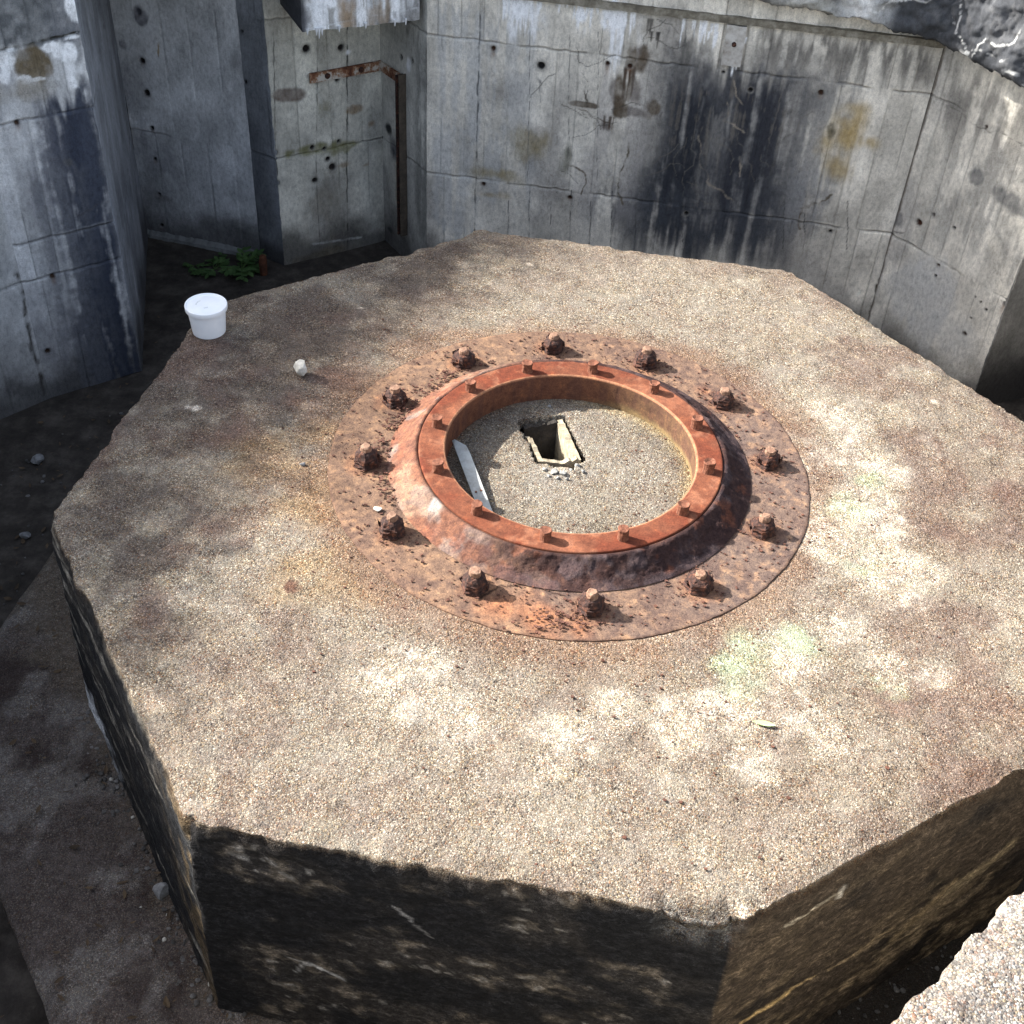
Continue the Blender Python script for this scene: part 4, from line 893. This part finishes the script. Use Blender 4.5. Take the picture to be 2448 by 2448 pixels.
# lintel over the recess
w = Wall((-1.348, 2.775), (-.80, 3.040), .335, RIM+.01, .007, .40, 500, (.44, .43, .41), .15, 'concrete_lintel')
for px, L_ in ((585, .45), (600, .8), (606, .75), (636, .6), (642, .6), (672, .3), (690, .45), (725, .35), (748, .5), (756, .5), (775, .3)): w.drip(px, -40, L_*1.15, .04, WHITE, .9, px)
for q in [(600, 45, .035, .07), (640, 38, .02, .05), (690, 28, .03, .03), (755, 22, .05, .035), (580, 50, .03, .03), (625, 5, .06, .05), (740, 5, .05, .03), (790, 10, .03, .03)]: w.patch(*q, WHITE, .9, .9, .5, 18)
w.streaks(575, 0, 660, 60, WHITE, .8, .04, (.40, .55)); w.streaks(560, -60, 800, 20, (.5, .52, .54), .5); w.streaks(640, 0, 665, 60, (.30, .21, .12), .7, .02, (.3, .5)); w.streaks(715, 0, 790, 45, (.16, .155, .15), .75, .04, (.35, .55)); w.patch(565, 40, .05, .08, (.10, .10, .11), .8, .6)
w.line([(575, 55), (680, 35), (790, 15)], .006, (.6, .61, .61), .6, .004)
w.streaks(660, 10, 790, 50, (.12, .12, .12), .7, .03, (.48, .6), w.st2); w.streaks(640, -20, 672, 50, (.30, .20, .11), .6, .03, (.4, .55)); w.streaks(690, -20, 740, 40, (.34, .25, .16), .5, .02, (.35, .55))
w.c = mix(w.c, (.055, .056, .062), ss(.035, .004, w.U+(w.f-.5)*.02)*.9)  # left end painted near-black in place of its shade
lin = w.build('thick concrete lintel over the recess, crusted with white lime that drips from its edge', 'lintel', ragged=(.012, 0, .020, 0))
# lime drips hanging under the lintel
bm = bmesh.new(); rr = random.Random(9)
for px, L_ in ((602, .035), (597, .016), (607, .018), (640, .012), (745, .010), (690, .008), (580, .008), (765, .012)):
    u = w.uz(px, 58)[0]
    bmesh.ops.create_cone(bm, cap_ends=True, segments=7, radius1=.0015, radius2=.008, depth=L_+.02, matrix=Matrix.Translation((u, -.004, .345-(L_)/2)))
rough(bm, .002, 80, 3)
bm_obj('lime_drip', bm, mat_flat('lime_crust', [(.3, (.62, .63, .64)), (.7, (.8, .81, .82))], 40, .8, .5), lin)
# roof slab over the alcove
def slab(name, poly, z0, z1, mat, label, cat):
    p_ = np.array(poly); c = p_.mean(0); o = bm_obj(name, prism(p_-c, 0, z1-z0), mat, loc=(c[0], c[1], z0)); return props(o, label, cat)
M_SLAB = mat_flat('slab_concrete', [(.3, (.12, .12, .12)), (.5, (.22, .22, .215)), (.7, (.32, .315, .30))], 10, .9, .5, .008)
slab('roof_slab', [(-2.25, 1.98), (-2.0, 2.06), (-1.37, 2.80), (-1.62, 3.18), (-1.7, 3.30), (-2.6, 3.52)], .82, RIM+.02, M_SLAB, 'concrete roof slab over the alcove behind the left wall', 'roof slab')
slab('roof_slab', [R1, (2.90, 2.50), (3.36, 1.70), (2.72, 1.36)], .62, RIM+.015, M_SLAB, 'unseen concrete slab added over the right-hand passage to darken it', 'roof slab')  # roof added over the passage to keep it dark

# broken overhanging coping along main wall and right panel (one thing)
cop = empty('coping', (M1[0], M1[1], .55)); props(cop, 'rough overhanging concrete coping at the top right, blackened and veined with white lime', 'coping')
def coping(A, B, bot, out, seed, cut0=0., cut1=1., black=None):
    A, B = np.array(A), np.array(B); L = np.linalg.norm(B-A); d = (B-A)/L; n = np.array([d[1], -d[0]])
    us = np.linspace(cut0*L, cut1*L, int(L*(cut1-cut0)/.008)); prof = [(0., 0.)]+[(t, 0.) for t in np.linspace(.15, .9, 8)]+[(1., .015)]+[(1.02, z) for z in np.linspace(.03, .42, 46)]+[(1.0, .44), (.9, .45), (.5, .455), (-1., .455), (-3.2, .455), (-3.3, .20)]
    V, c = [], []
    for u in us:
        t = u/L; b = np.interp(t, [k[0] for k in bot], [k[1] for k in bot]); o_ = np.interp(t, [k[0] for k in out], [k[1] for k in out])
        for (po, pz) in prof:
            V.append((u, po*o_, b+pz))
    V = np.array(V); U, O, Zz = V.T; npf = len(prof)
    nz = (fbm(U*9, O*9, Zz*9, seed=seed, o=5)-.5); nf = (fbm(U*35, O*35, Zz*35, seed=seed+1, o=3)-.5)
    frac = ss(.0, .05, np.abs(O))*(O > -.02); nh = (fbm(U*75, O*75, Zz*75, seed=seed+5, o=3)-.5); O2 = O+frac*(nz*.10+nf*.022+nh*.008); edge = ss(.05, .0, np.abs(Zz-np.repeat(np.interp(us/L, [k[0] for k in bot], [k[1] for k in bot]), npf))); Z2 = Zz+frac*edge*(nz*.09+nf*.045)
    W = np.c_[A[0]+d[0]*U+n[0]*O2, A[1]+d[1]*U+n[1]*O2, Z2]
    c = np.tile(np.array([.30, .295, .275]), (len(V), 1)); g = fbm(U*6, Zz*6, seed=seed+2, o=5)
    bl = black(U/L) if black else np.zeros_like(U)
    c = mix(c, (.055, .058, .064), bl*ss(.20, .40, g+.1)); c = mix(c, (.10, .102, .106), ss(.5, .62, fbm(U*20, Zz*20, O*20, seed=seed+3))*.6); c = mix(c, (.40, .39, .35), (1-bl)*ss(.5, .65, g)*.6)
    c = mix(c, (.10, .095, .08), ss(.05, .0, Zz-.55+nz*.1)*(1-bl)*.6)
    # white lime veins: thin level sets of noise
    for s_ in (11, 12):
        q = fbm(U*3.0, Zz*4+s_, O*5, seed=seed+s_, o=4); c = mix(c, (.62, .62, .60), ss(.008, .002, np.abs(q-.5))*bl*.85*ss(.4,.55,fbm(U*5+s_,Zz*5,seed=99)))
    c = mix(c, (.72, .72, .70), ss(.05, .0, np.abs(U/L-(.84 if cut1 == 1. and black else 9))+nz*.05)*(Zz > .5)*.7)
    o = mesh_obj('coping_block', W-np.array([M1[0], M1[1], .55]), grid_faces(len(us), npf), M_WALL, cop, c)
    return o
coping(B1, M1, [(0, .74), (.5, .69), (.70, .63), (.85, .605), (1, .565)], [(0, .07), (.5, .09), (.8, .12), (1, .15)], 600, .0, 1., lambda t: ss(.79, .87, t))
coping(M1, R1, [(0, .565), (.5, .54), (1, .52)], [(0, .14), (1, .16)], 640, -.12, 1.1, lambda t: np.ones_like(t))

# timber left in place under the coping, and a pale board on the wall
def on_wall_box(name, w, u0, u1, z0, z1, th, mat, label=None, cat=None, parent=None, seed=0, off=.006):
    bm = bmesh.new(); n = max(2, int((u1-u0)/.03)); rr = random.Random(seed); rws = []
    for i in range(n+1):
        u = u0+(u1-u0)*i/n; e = lambda: rr.uniform(-.002, .002)
        rws.append([bm.verts.new((u, off*0+.002, z0+e())), bm.verts.new((u, -th+e()*.5, z0+e())), bm.verts.new((u, -th+e()*.5, z1+e())), bm.verts.new((u, .002, z1+e()))])
    for r, s_ in zip(rws[:-1], rws[1:]):
        for k in range(4): bm.faces.new((r[k], s_[k], s_[(k+1) % 4], r[(k+1) % 4]))
    bm.faces.new(rws[0][::-1]); bm.faces.new(rws[-1])
    o = bm_obj(name, bm, mat, parent, loc=(w.A[0], w.A[1], 0), rz=math.atan2(w.d[1], w.d[0]))
    if label: props(o, label, cat)
    return o
a, b = W_MAIN.uz(1024, 0)[0], W_MAIN.uz(1780, 92)[0]
on_wall_box('timber_batten', W_MAIN, a-.3, b, .497, .528, .026, M_WOOD, 'long weathered timber batten along the top of the main wall under the coping', 'batten', seed=4)
q0 = W_MAIN.uz(1370, 60)[0]; q1 = W_MAIN.uz(1408, 60)[0]
bd = on_wall_box('wooden_board', W_MAIN, q0, q1, .292, .488, .022, M_PALEWOOD, 'short pale upright board with a rusty bolt, fixed to the main wall below the batten', 'board', seed=5)
bm = stack([(.012, 0), (.011, .006), (.005, .008)], 10, 3, .1); bmesh.ops.rotate(bm, verts=bm.verts, cent=(0, 0, 0), matrix=Matrix.Rotation(math.pi/2, 3, 'X'))
bm_obj('bolt', bm, M_NUT, bd, loc=((q0+q1)/2, -.022, .40))

# bent iron bar and upright channel
iron = empty('iron_bracket', (A1[0], A1[1], -.06)); props(iron, 'rusty bent iron bar with peeling white paint and an upright channel in the recess', 'iron bracket')
WA = Wall.__new__(Wall); 
def frame(A, B):
    A, B = np.array(A), np.array(B); d = (B-A)/np.linalg.norm(B-A); return A, d, np.array([d[1], -d[0]])
IO = np.array([A1[0], A1[1], -.06])
def bar(A, B, u0, u1, z0a, z1a, z0b, z1b, o0, o1, name, mat, cap=None):
    A, d, n = frame(A, B); bm = bmesh.new(); rws = []
    for i in range(9):
        t = i/8; u = u0+(u1-u0)*t; z0 = z0a+(z0b-z0a)*t; z1 = z1a+(z1b-z1a)*t; f = lambda o_, z: bm.verts.new(tuple(np.array([*(A+d*u+n*o_), z])-IO))
        rws.append([f(o0, z0), f(o1, z0), f(o1, z1), f(o0, z1)])
    for r, s_ in zip(rws[:-1], rws[1:]):
        for k in range(4): bm.faces.new((r[k], s_[k], s_[(k+1) % 4], r[(k+1) % 4]))
    bm.faces.new(rws[0][::-1]); bm.faces.new(rws[-1])
    return bm_obj(name, bm, mat, iron)
LA = np.linalg.norm(np.array(A1)-np.array(A0))
bar(A0, A1, LA-.435, LA-.012, -.092, -.040, -.092, -.040, .012, .026, 'bar', M_BAR)
bar(A1, B1, .012, .245, -.088, -.038, -.085, -.032, .010, .024, 'bent_arm', M_BAR)
bar(A1, B1, .244, .254, -.975, -.03, -.975, -.03, .003, .050, 'channel_flange', M_NUT)
bar(A1, B1, .255, .272, -.975, -.03, -.975, -.03, .003, .010, 'channel_web', M_BARK)
bar(A1, B1, .273, .281, -.975, -.02, -.975, -.02, .003, .046, 'channel_flange', M_BARK)
for u in (.10, .30):
    bm = stack([(.016, 0), (.015, .006), (.006, .010)], 10, 5, .1); bmesh.ops.rotate(bm, verts=bm.verts, cent=(0, 0, 0), matrix=Matrix.Rotation(math.pi/2, 3, 'X'))
    A_, d_, n_ = frame(A0, A1); q = A_+d_*(LA-.435+u)+n_*.026
    bm_obj('bolt_head', bm, M_NUT, iron, loc=tuple(np.array([q[0], q[1], -.066])-IO), rz=math.atan2(d_[1], d_[0]))
# rusty iron post stub by the splayed strip
sp = at(517, 512, FLOOR)
bm = stack([(.026, 0), (.025, .04), (.026, .08), (.02, .11), (.012, .12)], 8, 21, .12); rough(bm, .006, 25, 4)
props(bm_obj('iron_stub', bm, mat_flat('deep_rust', [(.3, (.03, .012, .007)), (.5, (.075, .028, .014)), (.7, (.14, .05, .022))], 20, .9, .6), loc=(sp[0]-.05, sp[1]-.04, FLOOR)), 'rusty orange iron stub standing at the foot of the splayed strip', 'iron stub')

# ------------------------------------------------------------------ near platform
EA, EB = np.array([1.88, -1.03]), np.array([-.6, -3.28])
w = Wall(EA, EB, FLOOR, RIM-.03, .03, .1, 700, (.2, .195, .18), .15)
plat = empty('concrete_platform', (0, -3, FLOOR)); props(plat, 'sunlit pebbly concrete platform edge in the near right corner', 'platform')
for_build = w.build(parent=None, name='platform_face'); for_build.parent = plat; for_build.location = (EA[0], EA[1]+3, -FLOOR)
L_ = np.linalg.norm(EB-EA); d_ = (EB-EA)/L_; n_ = np.array([d_[1], -d_[0]])
us = np.linspace(0, L_, 460); vs = np.concatenate([[.012, .008, .0, -.010, -.022], -np.linspace(.035, .5, 36), [-.7, -1., -1.6, -2.4, -3.2]])
V = []
for v in vs:
    e = ss(-.05, .0, v); j = (fbm(us*9, us*0, seed=711, o=5)-.5)*.015+(fbm(us*45, us*0, seed=712, o=3)-.5)*.02
    xy = EA+np.outer(us, d_)+n_*(v+j*e)[:, None]
    z = RIM + (fbm(xy[:, 0]*20, xy[:, 1]*20, seed=713)-.5)*.008 - .012*ss(-.03, .0, v) - (.03 if v == .012 else 0)
    V.append(np.c_[xy, z])
V = np.concatenate(V); c = np.tile(np.array([.205, .204, .199]), (len(V), 1)); g = fbm(V[:, 0]*8, V[:, 1]*8, seed=714, o=5)
c = mix(c, (.17, .165, .155), ss(.5, .36, g)*.7); c = mix(c, (.30, .298, .292), ss(.5, .65, g)*.6)
mesh_obj('platform_top', V-np.array([0, -3, FLOOR]), [f[::-1] for f in grid_faces(len(vs), len(us))], M_AGG, plat, c, extra={'agg': np.ones(len(V))})

# ------------------------------------------------------------------ ground, pit floor, turf
n = 120; xs = np.linspace(-3.6, 3.6, n); gx, gy = np.meshgrid(xs, xs+.0); V = np.c_[gx.ravel(), gy.ravel(), FLOOR+(fbm(gx.ravel()*2.5, gy.ravel()*2.5, seed=801)-.5)*.03]
props(mesh_obj('pit_floor', V, grid_faces(n, n), M_SOIL_SHADE), kind='structure')
PIT = [L0, L1, L2, K1, K2, A0, A1, B1, M1, R1, Q1, Q2, Q3, (2.74, .0), (2.35, -.62), (1.88, -1.03), (-.6, -3.28), (-2.2, -3.3), (-3.0, -2.3), (-3.05, .2)]
pit = np.array(PIT); V = []; ks = [(1.0, .20), (1., .5), (1., 1.2), (1., 3), (1., 8), (1., 20), (1., 60), (1., 200)]
r_ = np.hypot(pit[:, 0], pit[:, 1])[:, None]
for k, off in ks:
    q = pit*(1+off/r_); z = RIM-.03 + (0 if off < 2 else (fbm(q[:, 0]*.3, q[:, 1]*.3, seed=802)-.5)*.3)
    V.append(np.c_[q, np.broadcast_to(z, len(q))])
V = np.concatenate(V)
props(mesh_obj('ground', V, [f[::-1] for f in grid_faces(len(ks), len(pit), True)], M_TURF), kind='structure')
# the platform carries the turf boundary on the near right: keep grass off it
def grass():
    V, Fc = [], []; rr = random.Random(31)
    def blade_(x, y, z, h):
        b = len(V); a = rr.uniform(0, 6.3); w = rr.uniform(.003, .006); l1 = rr.uniform(-.4, .4)*h; l2 = rr.uniform(-.4, .4)*h; ca, sa_ = math.cos(a)*w, math.sin(a)*w
        V.extend([(x-ca, y-sa_, z), (x+ca, y+sa_, z), (x+l1*.4+ca*.7, y+l2*.4+sa_*.7, z+h*.6), (x+l1*.4-ca*.7, y+l2*.4-sa_*.7, z+h*.6), (x+l1, y+l2, z+h)])
        Fc.append((b, b+1, b+2, b+3)); Fc.append((b+3, b+2, b+4))
    pts = [(-3.0, -2.3), (-3.05, .2), L0, L1, L2]
    def along(pl, cnt, lo, hi, hmin, hmax):
        segs = [(np.array(a), np.array(b)) for a, b in zip(pl[:-1], pl[1:])]; Ls = [np.linalg.norm(b-a) for a, b in segs]
        for i in range(cnt):
            a, b = rr.choices(segs, Ls)[0]; d = (b-a)/np.linalg.norm(b-a); nn = np.array([-d[1], d[0]])
            q = a+(b-a)*rr.random()+nn*rr.uniform(lo, hi); k = .45+1.1*float(vn(q[0]*2.3, q[1]*2.3, 0, 33)); blade_(q[0], q[1], RIM-.03, rr.uniform(hmin, hmax)*k)
    along(pts, 22000, .18, .9, .08, .26)
    along([(-2.62, 3.45), (-1.6, 3.62), (-.75, 3.35), M1, (2.5, 2.9)], 5000, .22, .8, .08, .28)
    along([Q2, Q3, (2.74, 0), (2.35, -.62)], 2000, .28, .8, .05, .2)
    return V, Fc
gv, gf = grass(); props(mesh_obj('grass', gv, gf, M_GRASS, smooth=False), 'rough grass growing on the ground along the rim of the pit', 'grass', kind='stuff')

def shade_shrub(name, loc, r, h, nl, seed, label, ls=.05):
    root = empty(name, loc); props(root, label, 'shade_shrub'); rr = random.Random(seed); bm = bmesh.new()
    for i in range(7):
        a = rr.uniform(0, 6.3); L = h*rr.uniform(.6, .95); t = rr.uniform(.1, .5)
        m = Matrix.Rotation(a, 4, 'Z') @ Matrix.Rotation(t, 4, 'Y') @ Matrix.Translation((0, 0, L/2))
        bmesh.ops.create_cone(bm, cap_ends=True, segments=6, radius1=.018, radius2=.005, depth=L, matrix=m)
    bm_obj('shade_stems', bm, M_BARK, root)
    V, Fc = [], []; cl = [(rr.gauss(0, .45)*r, rr.gauss(0, .45)*r, h*rr.uniform(.25, .95)) for _ in range(24)]
    for i in range(nl):
        c = rr.choice(cl); x, y, z = c[0]+rr.gauss(0, .16)*r, c[1]+rr.gauss(0, .16)*r, max(.02, c[2]+rr.gauss(0, .09)*h)
        a, t = rr.uniform(0, 6.3), rr.uniform(-.9, .9); s_ = ls*rr.uniform(.6, 1.2); m = Matrix.Translation((x, y, z)) @ Matrix.Rotation(a, 4, 'Z') @ Matrix.Rotation(t, 4, 'Y'); b = len(V)
        for q in ((-s_, 0, 0), (0, -s_*.35, s_*.1), (s_, 0, 0), (0, s_*.35, s_*.1)): V.append(tuple(m @ Vector(q)))
        Fc.append((b, b+1, b+2, b+3))
    mesh_obj('shade_foliage', V, Fc, M_LEAF, root, smooth=False)
shade_shrub('shade_shrub', (-1.45, 3.62, RIM), 1.0, 1.9, 9000, 1, 'tall leafy bush added out of view above the lintel to shade the right wall')  # bushes added out of view to shade the right wall panel
shade_shrub('shade_shrub', (.15, 3.65, RIM-.03), .8, 1.3, 6000, 2, 'rounded leafy bush added out of view behind the middle of the main wall for shade')
shade_shrub('shade_shrub', (1.15, 3.5, RIM-.03), .5, .75, 2600, 3, 'low leafy bush added out of view behind the right of the main wall for shade')
shade_shrub('shade_shrub', (-2.2, 4.3, RIM-.03), .8, 1.3, 4000, 4, 'leafy bush added out of view behind the alcove roof for shade')

def shade_hedge(pts, r, h, nl, seed, label):
    c0 = np.array(pts[0]); root = empty('shade_hedge', (c0[0], c0[1], RIM-.03)); props(root, label, 'shade_hedge'); rr = random.Random(seed); bm = bmesh.new(); V, Fc = [], []
    segs = [(np.array(a)-c0, np.array(b)-c0) for a, b in zip(pts[:-1], pts[1:])]; Ls = [np.linalg.norm(b-a) for a, b in segs]
    for i in range(60):
        a, b = rr.choices(segs, Ls)[0]; q = a+(b-a)*rr.random(); L = h*rr.uniform(.5, .9)
        bmesh.ops.create_cone(bm, cap_ends=True, segments=5, radius1=.012, radius2=.004, depth=L, matrix=Matrix.Translation((q[0], q[1], 0)) @ Matrix.Rotation(rr.uniform(0, 6), 4, 'Z') @ Matrix.Rotation(rr.uniform(0, .4), 4, 'Y') @ Matrix.Translation((0, 0, L/2)))
    bm_obj('shade_stems', bm, M_BARK, root)
    for i in range(nl):
        a, b = rr.choices(segs, Ls)[0]; q = a+(b-a)*rr.random(); k = .85+.30*float(vn(q[0]*1.3, q[1]*1.3, 0, 77)); x, y = q[0]+rr.gauss(0, r*.5), q[1]+rr.gauss(0, r*.5); z = max(.01, h*k*rr.betavariate(1.1, 1.9)*1.25)
        a, t = rr.uniform(0, 6.3), rr.uniform(-.9, .9); s_ = rr.uniform(.014, .026); m = Matrix.Translation((x, y, z)) @ Matrix.Rotation(a, 4, 'Z') @ Matrix.Rotation(t, 4, 'Y'); b0 = len(V)
        for p_ in ((-s_, 0, 0), (0, -s_*.4, s_*.1), (s_, 0, 0), (0, s_*.4, s_*.1)): V.append(tuple(m @ Vector(p_)))
        Fc.append((b0, b0+1, b0+2, b0+3))
    mesh_obj('shade_foliage', V, Fc, M_LEAF, root, smooth=False)
shade_hedge([(-3.52, -.55), (-3.55, .2), (-3.32, 1.3), (-2.85, 2.0), (-2.45, 2.35)], .30, .66, 56000, 6, 'low bushy greenery added out of view along the left rim to shade the slab')  # leafy row added out of view to cast the soft shadow on the slab
def added_tree(loc, h, r, nl, seed, label):
    root = empty('shade_tree', loc); props(root, label, 'added_tree'); rr = random.Random(seed); bm = bmesh.new(); base = Vector((0, 0, 0)); pts = [Vector((rr.uniform(-.05, .05)*k, rr.uniform(-.05, .05)*k, h*k/8)) for k in range(9)]
    def limb(p0, p1, r0, r1):
        d = p1-p0; bmesh.ops.create_cone(bm, cap_ends=True, segments=8, radius1=r0, radius2=r1, depth=d.length, matrix=Matrix.Translation((p0+p1)/2) @ d.to_track_quat('Z', 'Y').to_matrix().to_4x4())
    for k in range(8): limb(pts[k], pts[k+1], .06-.0065*k, .06-.0065*(k+1))
    tips = []
    for k in range(3, 9):
        for j in range(4):
            a = rr.uniform(0, 6.3); L = r*rr.uniform(.45, .95); q = pts[k]+Vector((math.cos(a)*L, math.sin(a)*L, L*rr.uniform(.1, .6))); limb(pts[k], q, .018, .005); tips += [q, pts[k].lerp(q, .6)]
    bm_obj('shade_trunk', bm, M_BARK, root); V, Fc = [], []
    for i in range(nl):
        c = rr.choice(tips); x, y, z = c.x+rr.gauss(0, .16)*r, c.y+rr.gauss(0, .16)*r, c.z+rr.gauss(0, .14)*r; a, t = rr.uniform(0, 6.3), rr.uniform(-.9, .9); s_ = rr.uniform(.03, .055); m = Matrix.Translation((x, y, z)) @ Matrix.Rotation(a, 4, 'Z') @ Matrix.Rotation(t, 4, 'Y'); b0 = len(V)
        for p_ in ((-s_, 0, 0), (0, -s_*.4, s_*.1), (s_, 0, 0), (0, s_*.4, s_*.1)): V.append(tuple(m @ Vector(p_)))
        Fc.append((b0, b0+1, b0+2, b0+3))
    mesh_obj('shade_crown', V, Fc, M_LEAF, root, smooth=False)
added_tree((-1.55, 4.0, RIM-.03), 2.2, .95, 9000, 12, 'leafy sapling added out of view behind the alcove to shade the right wall')  # sapling added out of view to keep sun off the right wall panel
# weeds in the pit
def weed(loc, r, n, seed, label, mat=M_LEAF, ls=.06):
    root = empty('weed', loc); props(root, label, 'weed'); rr = random.Random(seed); SV, SF, LV, LF = [], [], [], []
    for i in range(n):
        a = rr.uniform(0, 6.3); L = r*rr.uniform(.6, 1.2); el = rr.uniform(.3, 1.1); base = len(SV); pts = []
        for k in range(6):
            t = k/5; pts.append(Vector((math.cos(a)*L*t*math.cos(el*(1-.4*t)), math.sin(a)*L*t*math.cos(el*(1-.4*t)), L*math.sin(el)*(t-.45*t*t))))
        for k, q in enumerate(pts): SV += [tuple(q+Vector((0, 0, .0015))), tuple(q+Vector((math.sin(a)*.0025, -math.cos(a)*.0025, -.001))), tuple(q+Vector((-math.sin(a)*.0025, math.cos(a)*.0025, -.001)))]
        for k in range(5):
            for m_ in range(3): SF.append((base+3*k+m_, base+3*k+(m_+1) % 3, base+3*k+3+(m_+1) % 3, base+3*k+3+m_))
        for k in range(2, 6):
            for sgn in ((-1, 1) if k < 5 else (-1, 0, 1)):
                bl, bf = blade(ls*rr.uniform(.7, 1.2), ls*.24, 5, .3); m = Matrix.Translation(pts[k]) @ Matrix.Rotation(a+sgn*rr.uniform(.5, 1.1), 4, 'Z') @ Matrix.Rotation(rr.uniform(-.3, .45), 4, 'Y') @ Matrix.Translation((ls*.5, 0, 0)); b0 = len(LV)
                LV += [tuple(m @ Vector(v)) for v in bl]; LF += [tuple(b0+i_ for i_ in f) for f in bf]
    mesh_obj('stalks', SV, SF, M_GRASS, root); mesh_obj('leaves', LV, LF, mat, root)
M_WEED = mat_flat('weed_leaf', [(.3, (.025, .05, .015)), (.5, (.042, .085, .024)), (.7, (.075, .13, .04))], 16, .55, .2)
p1 = at(455, 512, FLOOR); weed(tuple(p1), .13, 9, 1, 'leafy bright green weed on the alcove floor behind the concrete base', M_WEED)
p1 = at(405, 508, FLOOR); weed(tuple(p1), .10, 6, 2, 'smaller green weed left of the leafy one on the alcove floor', M_WEED, .05)
p1 = at(365, 502, FLOOR); weed(tuple(p1), .05, 4, 5, 'tiny sprout on the alcove floor, leftmost of the weeds there', M_WEED, .025)
p1 = at(-28, 1815, FLOOR); weed(tuple(p1), .06, 5, 3, 'dim green weed below the footing at the lower left', M_LEAF, .03)

# ------------------------------------------------------------------ light
world = bpy.data.worlds.new('World'); sc.world = world; world.use_nodes = True; nt = world.node_tree
bg = nt.nodes['Background']; sky = nt.nodes.new('ShaderNodeTexSky'); sky.sky_type = 'NISHITA'; sky.sun_disc = False
EL, AZ = 33., -73.
sky.sun_elevation = math.radians(EL); sky.sun_rotation = math.radians(AZ); sky.air_density = 1.; sky.dust_density = 2.6; sky.ozone_density = 1.
hs = nt.nodes.new('ShaderNodeHueSaturation'); hs.inputs['Saturation'].default_value = .62; nt.links.new(sky.outputs[0], hs.inputs['Color']); nt.links.new(hs.outputs[0], bg.inputs[0]); bg.inputs[1].default_value = .112
ld = bpy.data.lights.new('sun', 'SUN'); ld.energy = 4.3; ld.angle = math.radians(1.1); ld.color = (1., .965, .905)
so = bpy.data.objects.new('sun', ld); COL.objects.link(so)
sv = Vector((math.sin(math.radians(AZ))*math.cos(math.radians(EL)), math.cos(math.radians(AZ))*math.cos(math.radians(EL)), math.sin(math.radians(EL))))
so.rotation_euler = sv.to_track_quat('Z', 'Y').to_euler(); so.location = sv*20
vs_ = sc.view_settings; vs_.view_transform = 'Standard'; vs_.look = 'None'; vs_.exposure = 2.02; vs_.gamma = 1.; vs_.use_curve_mapping = False
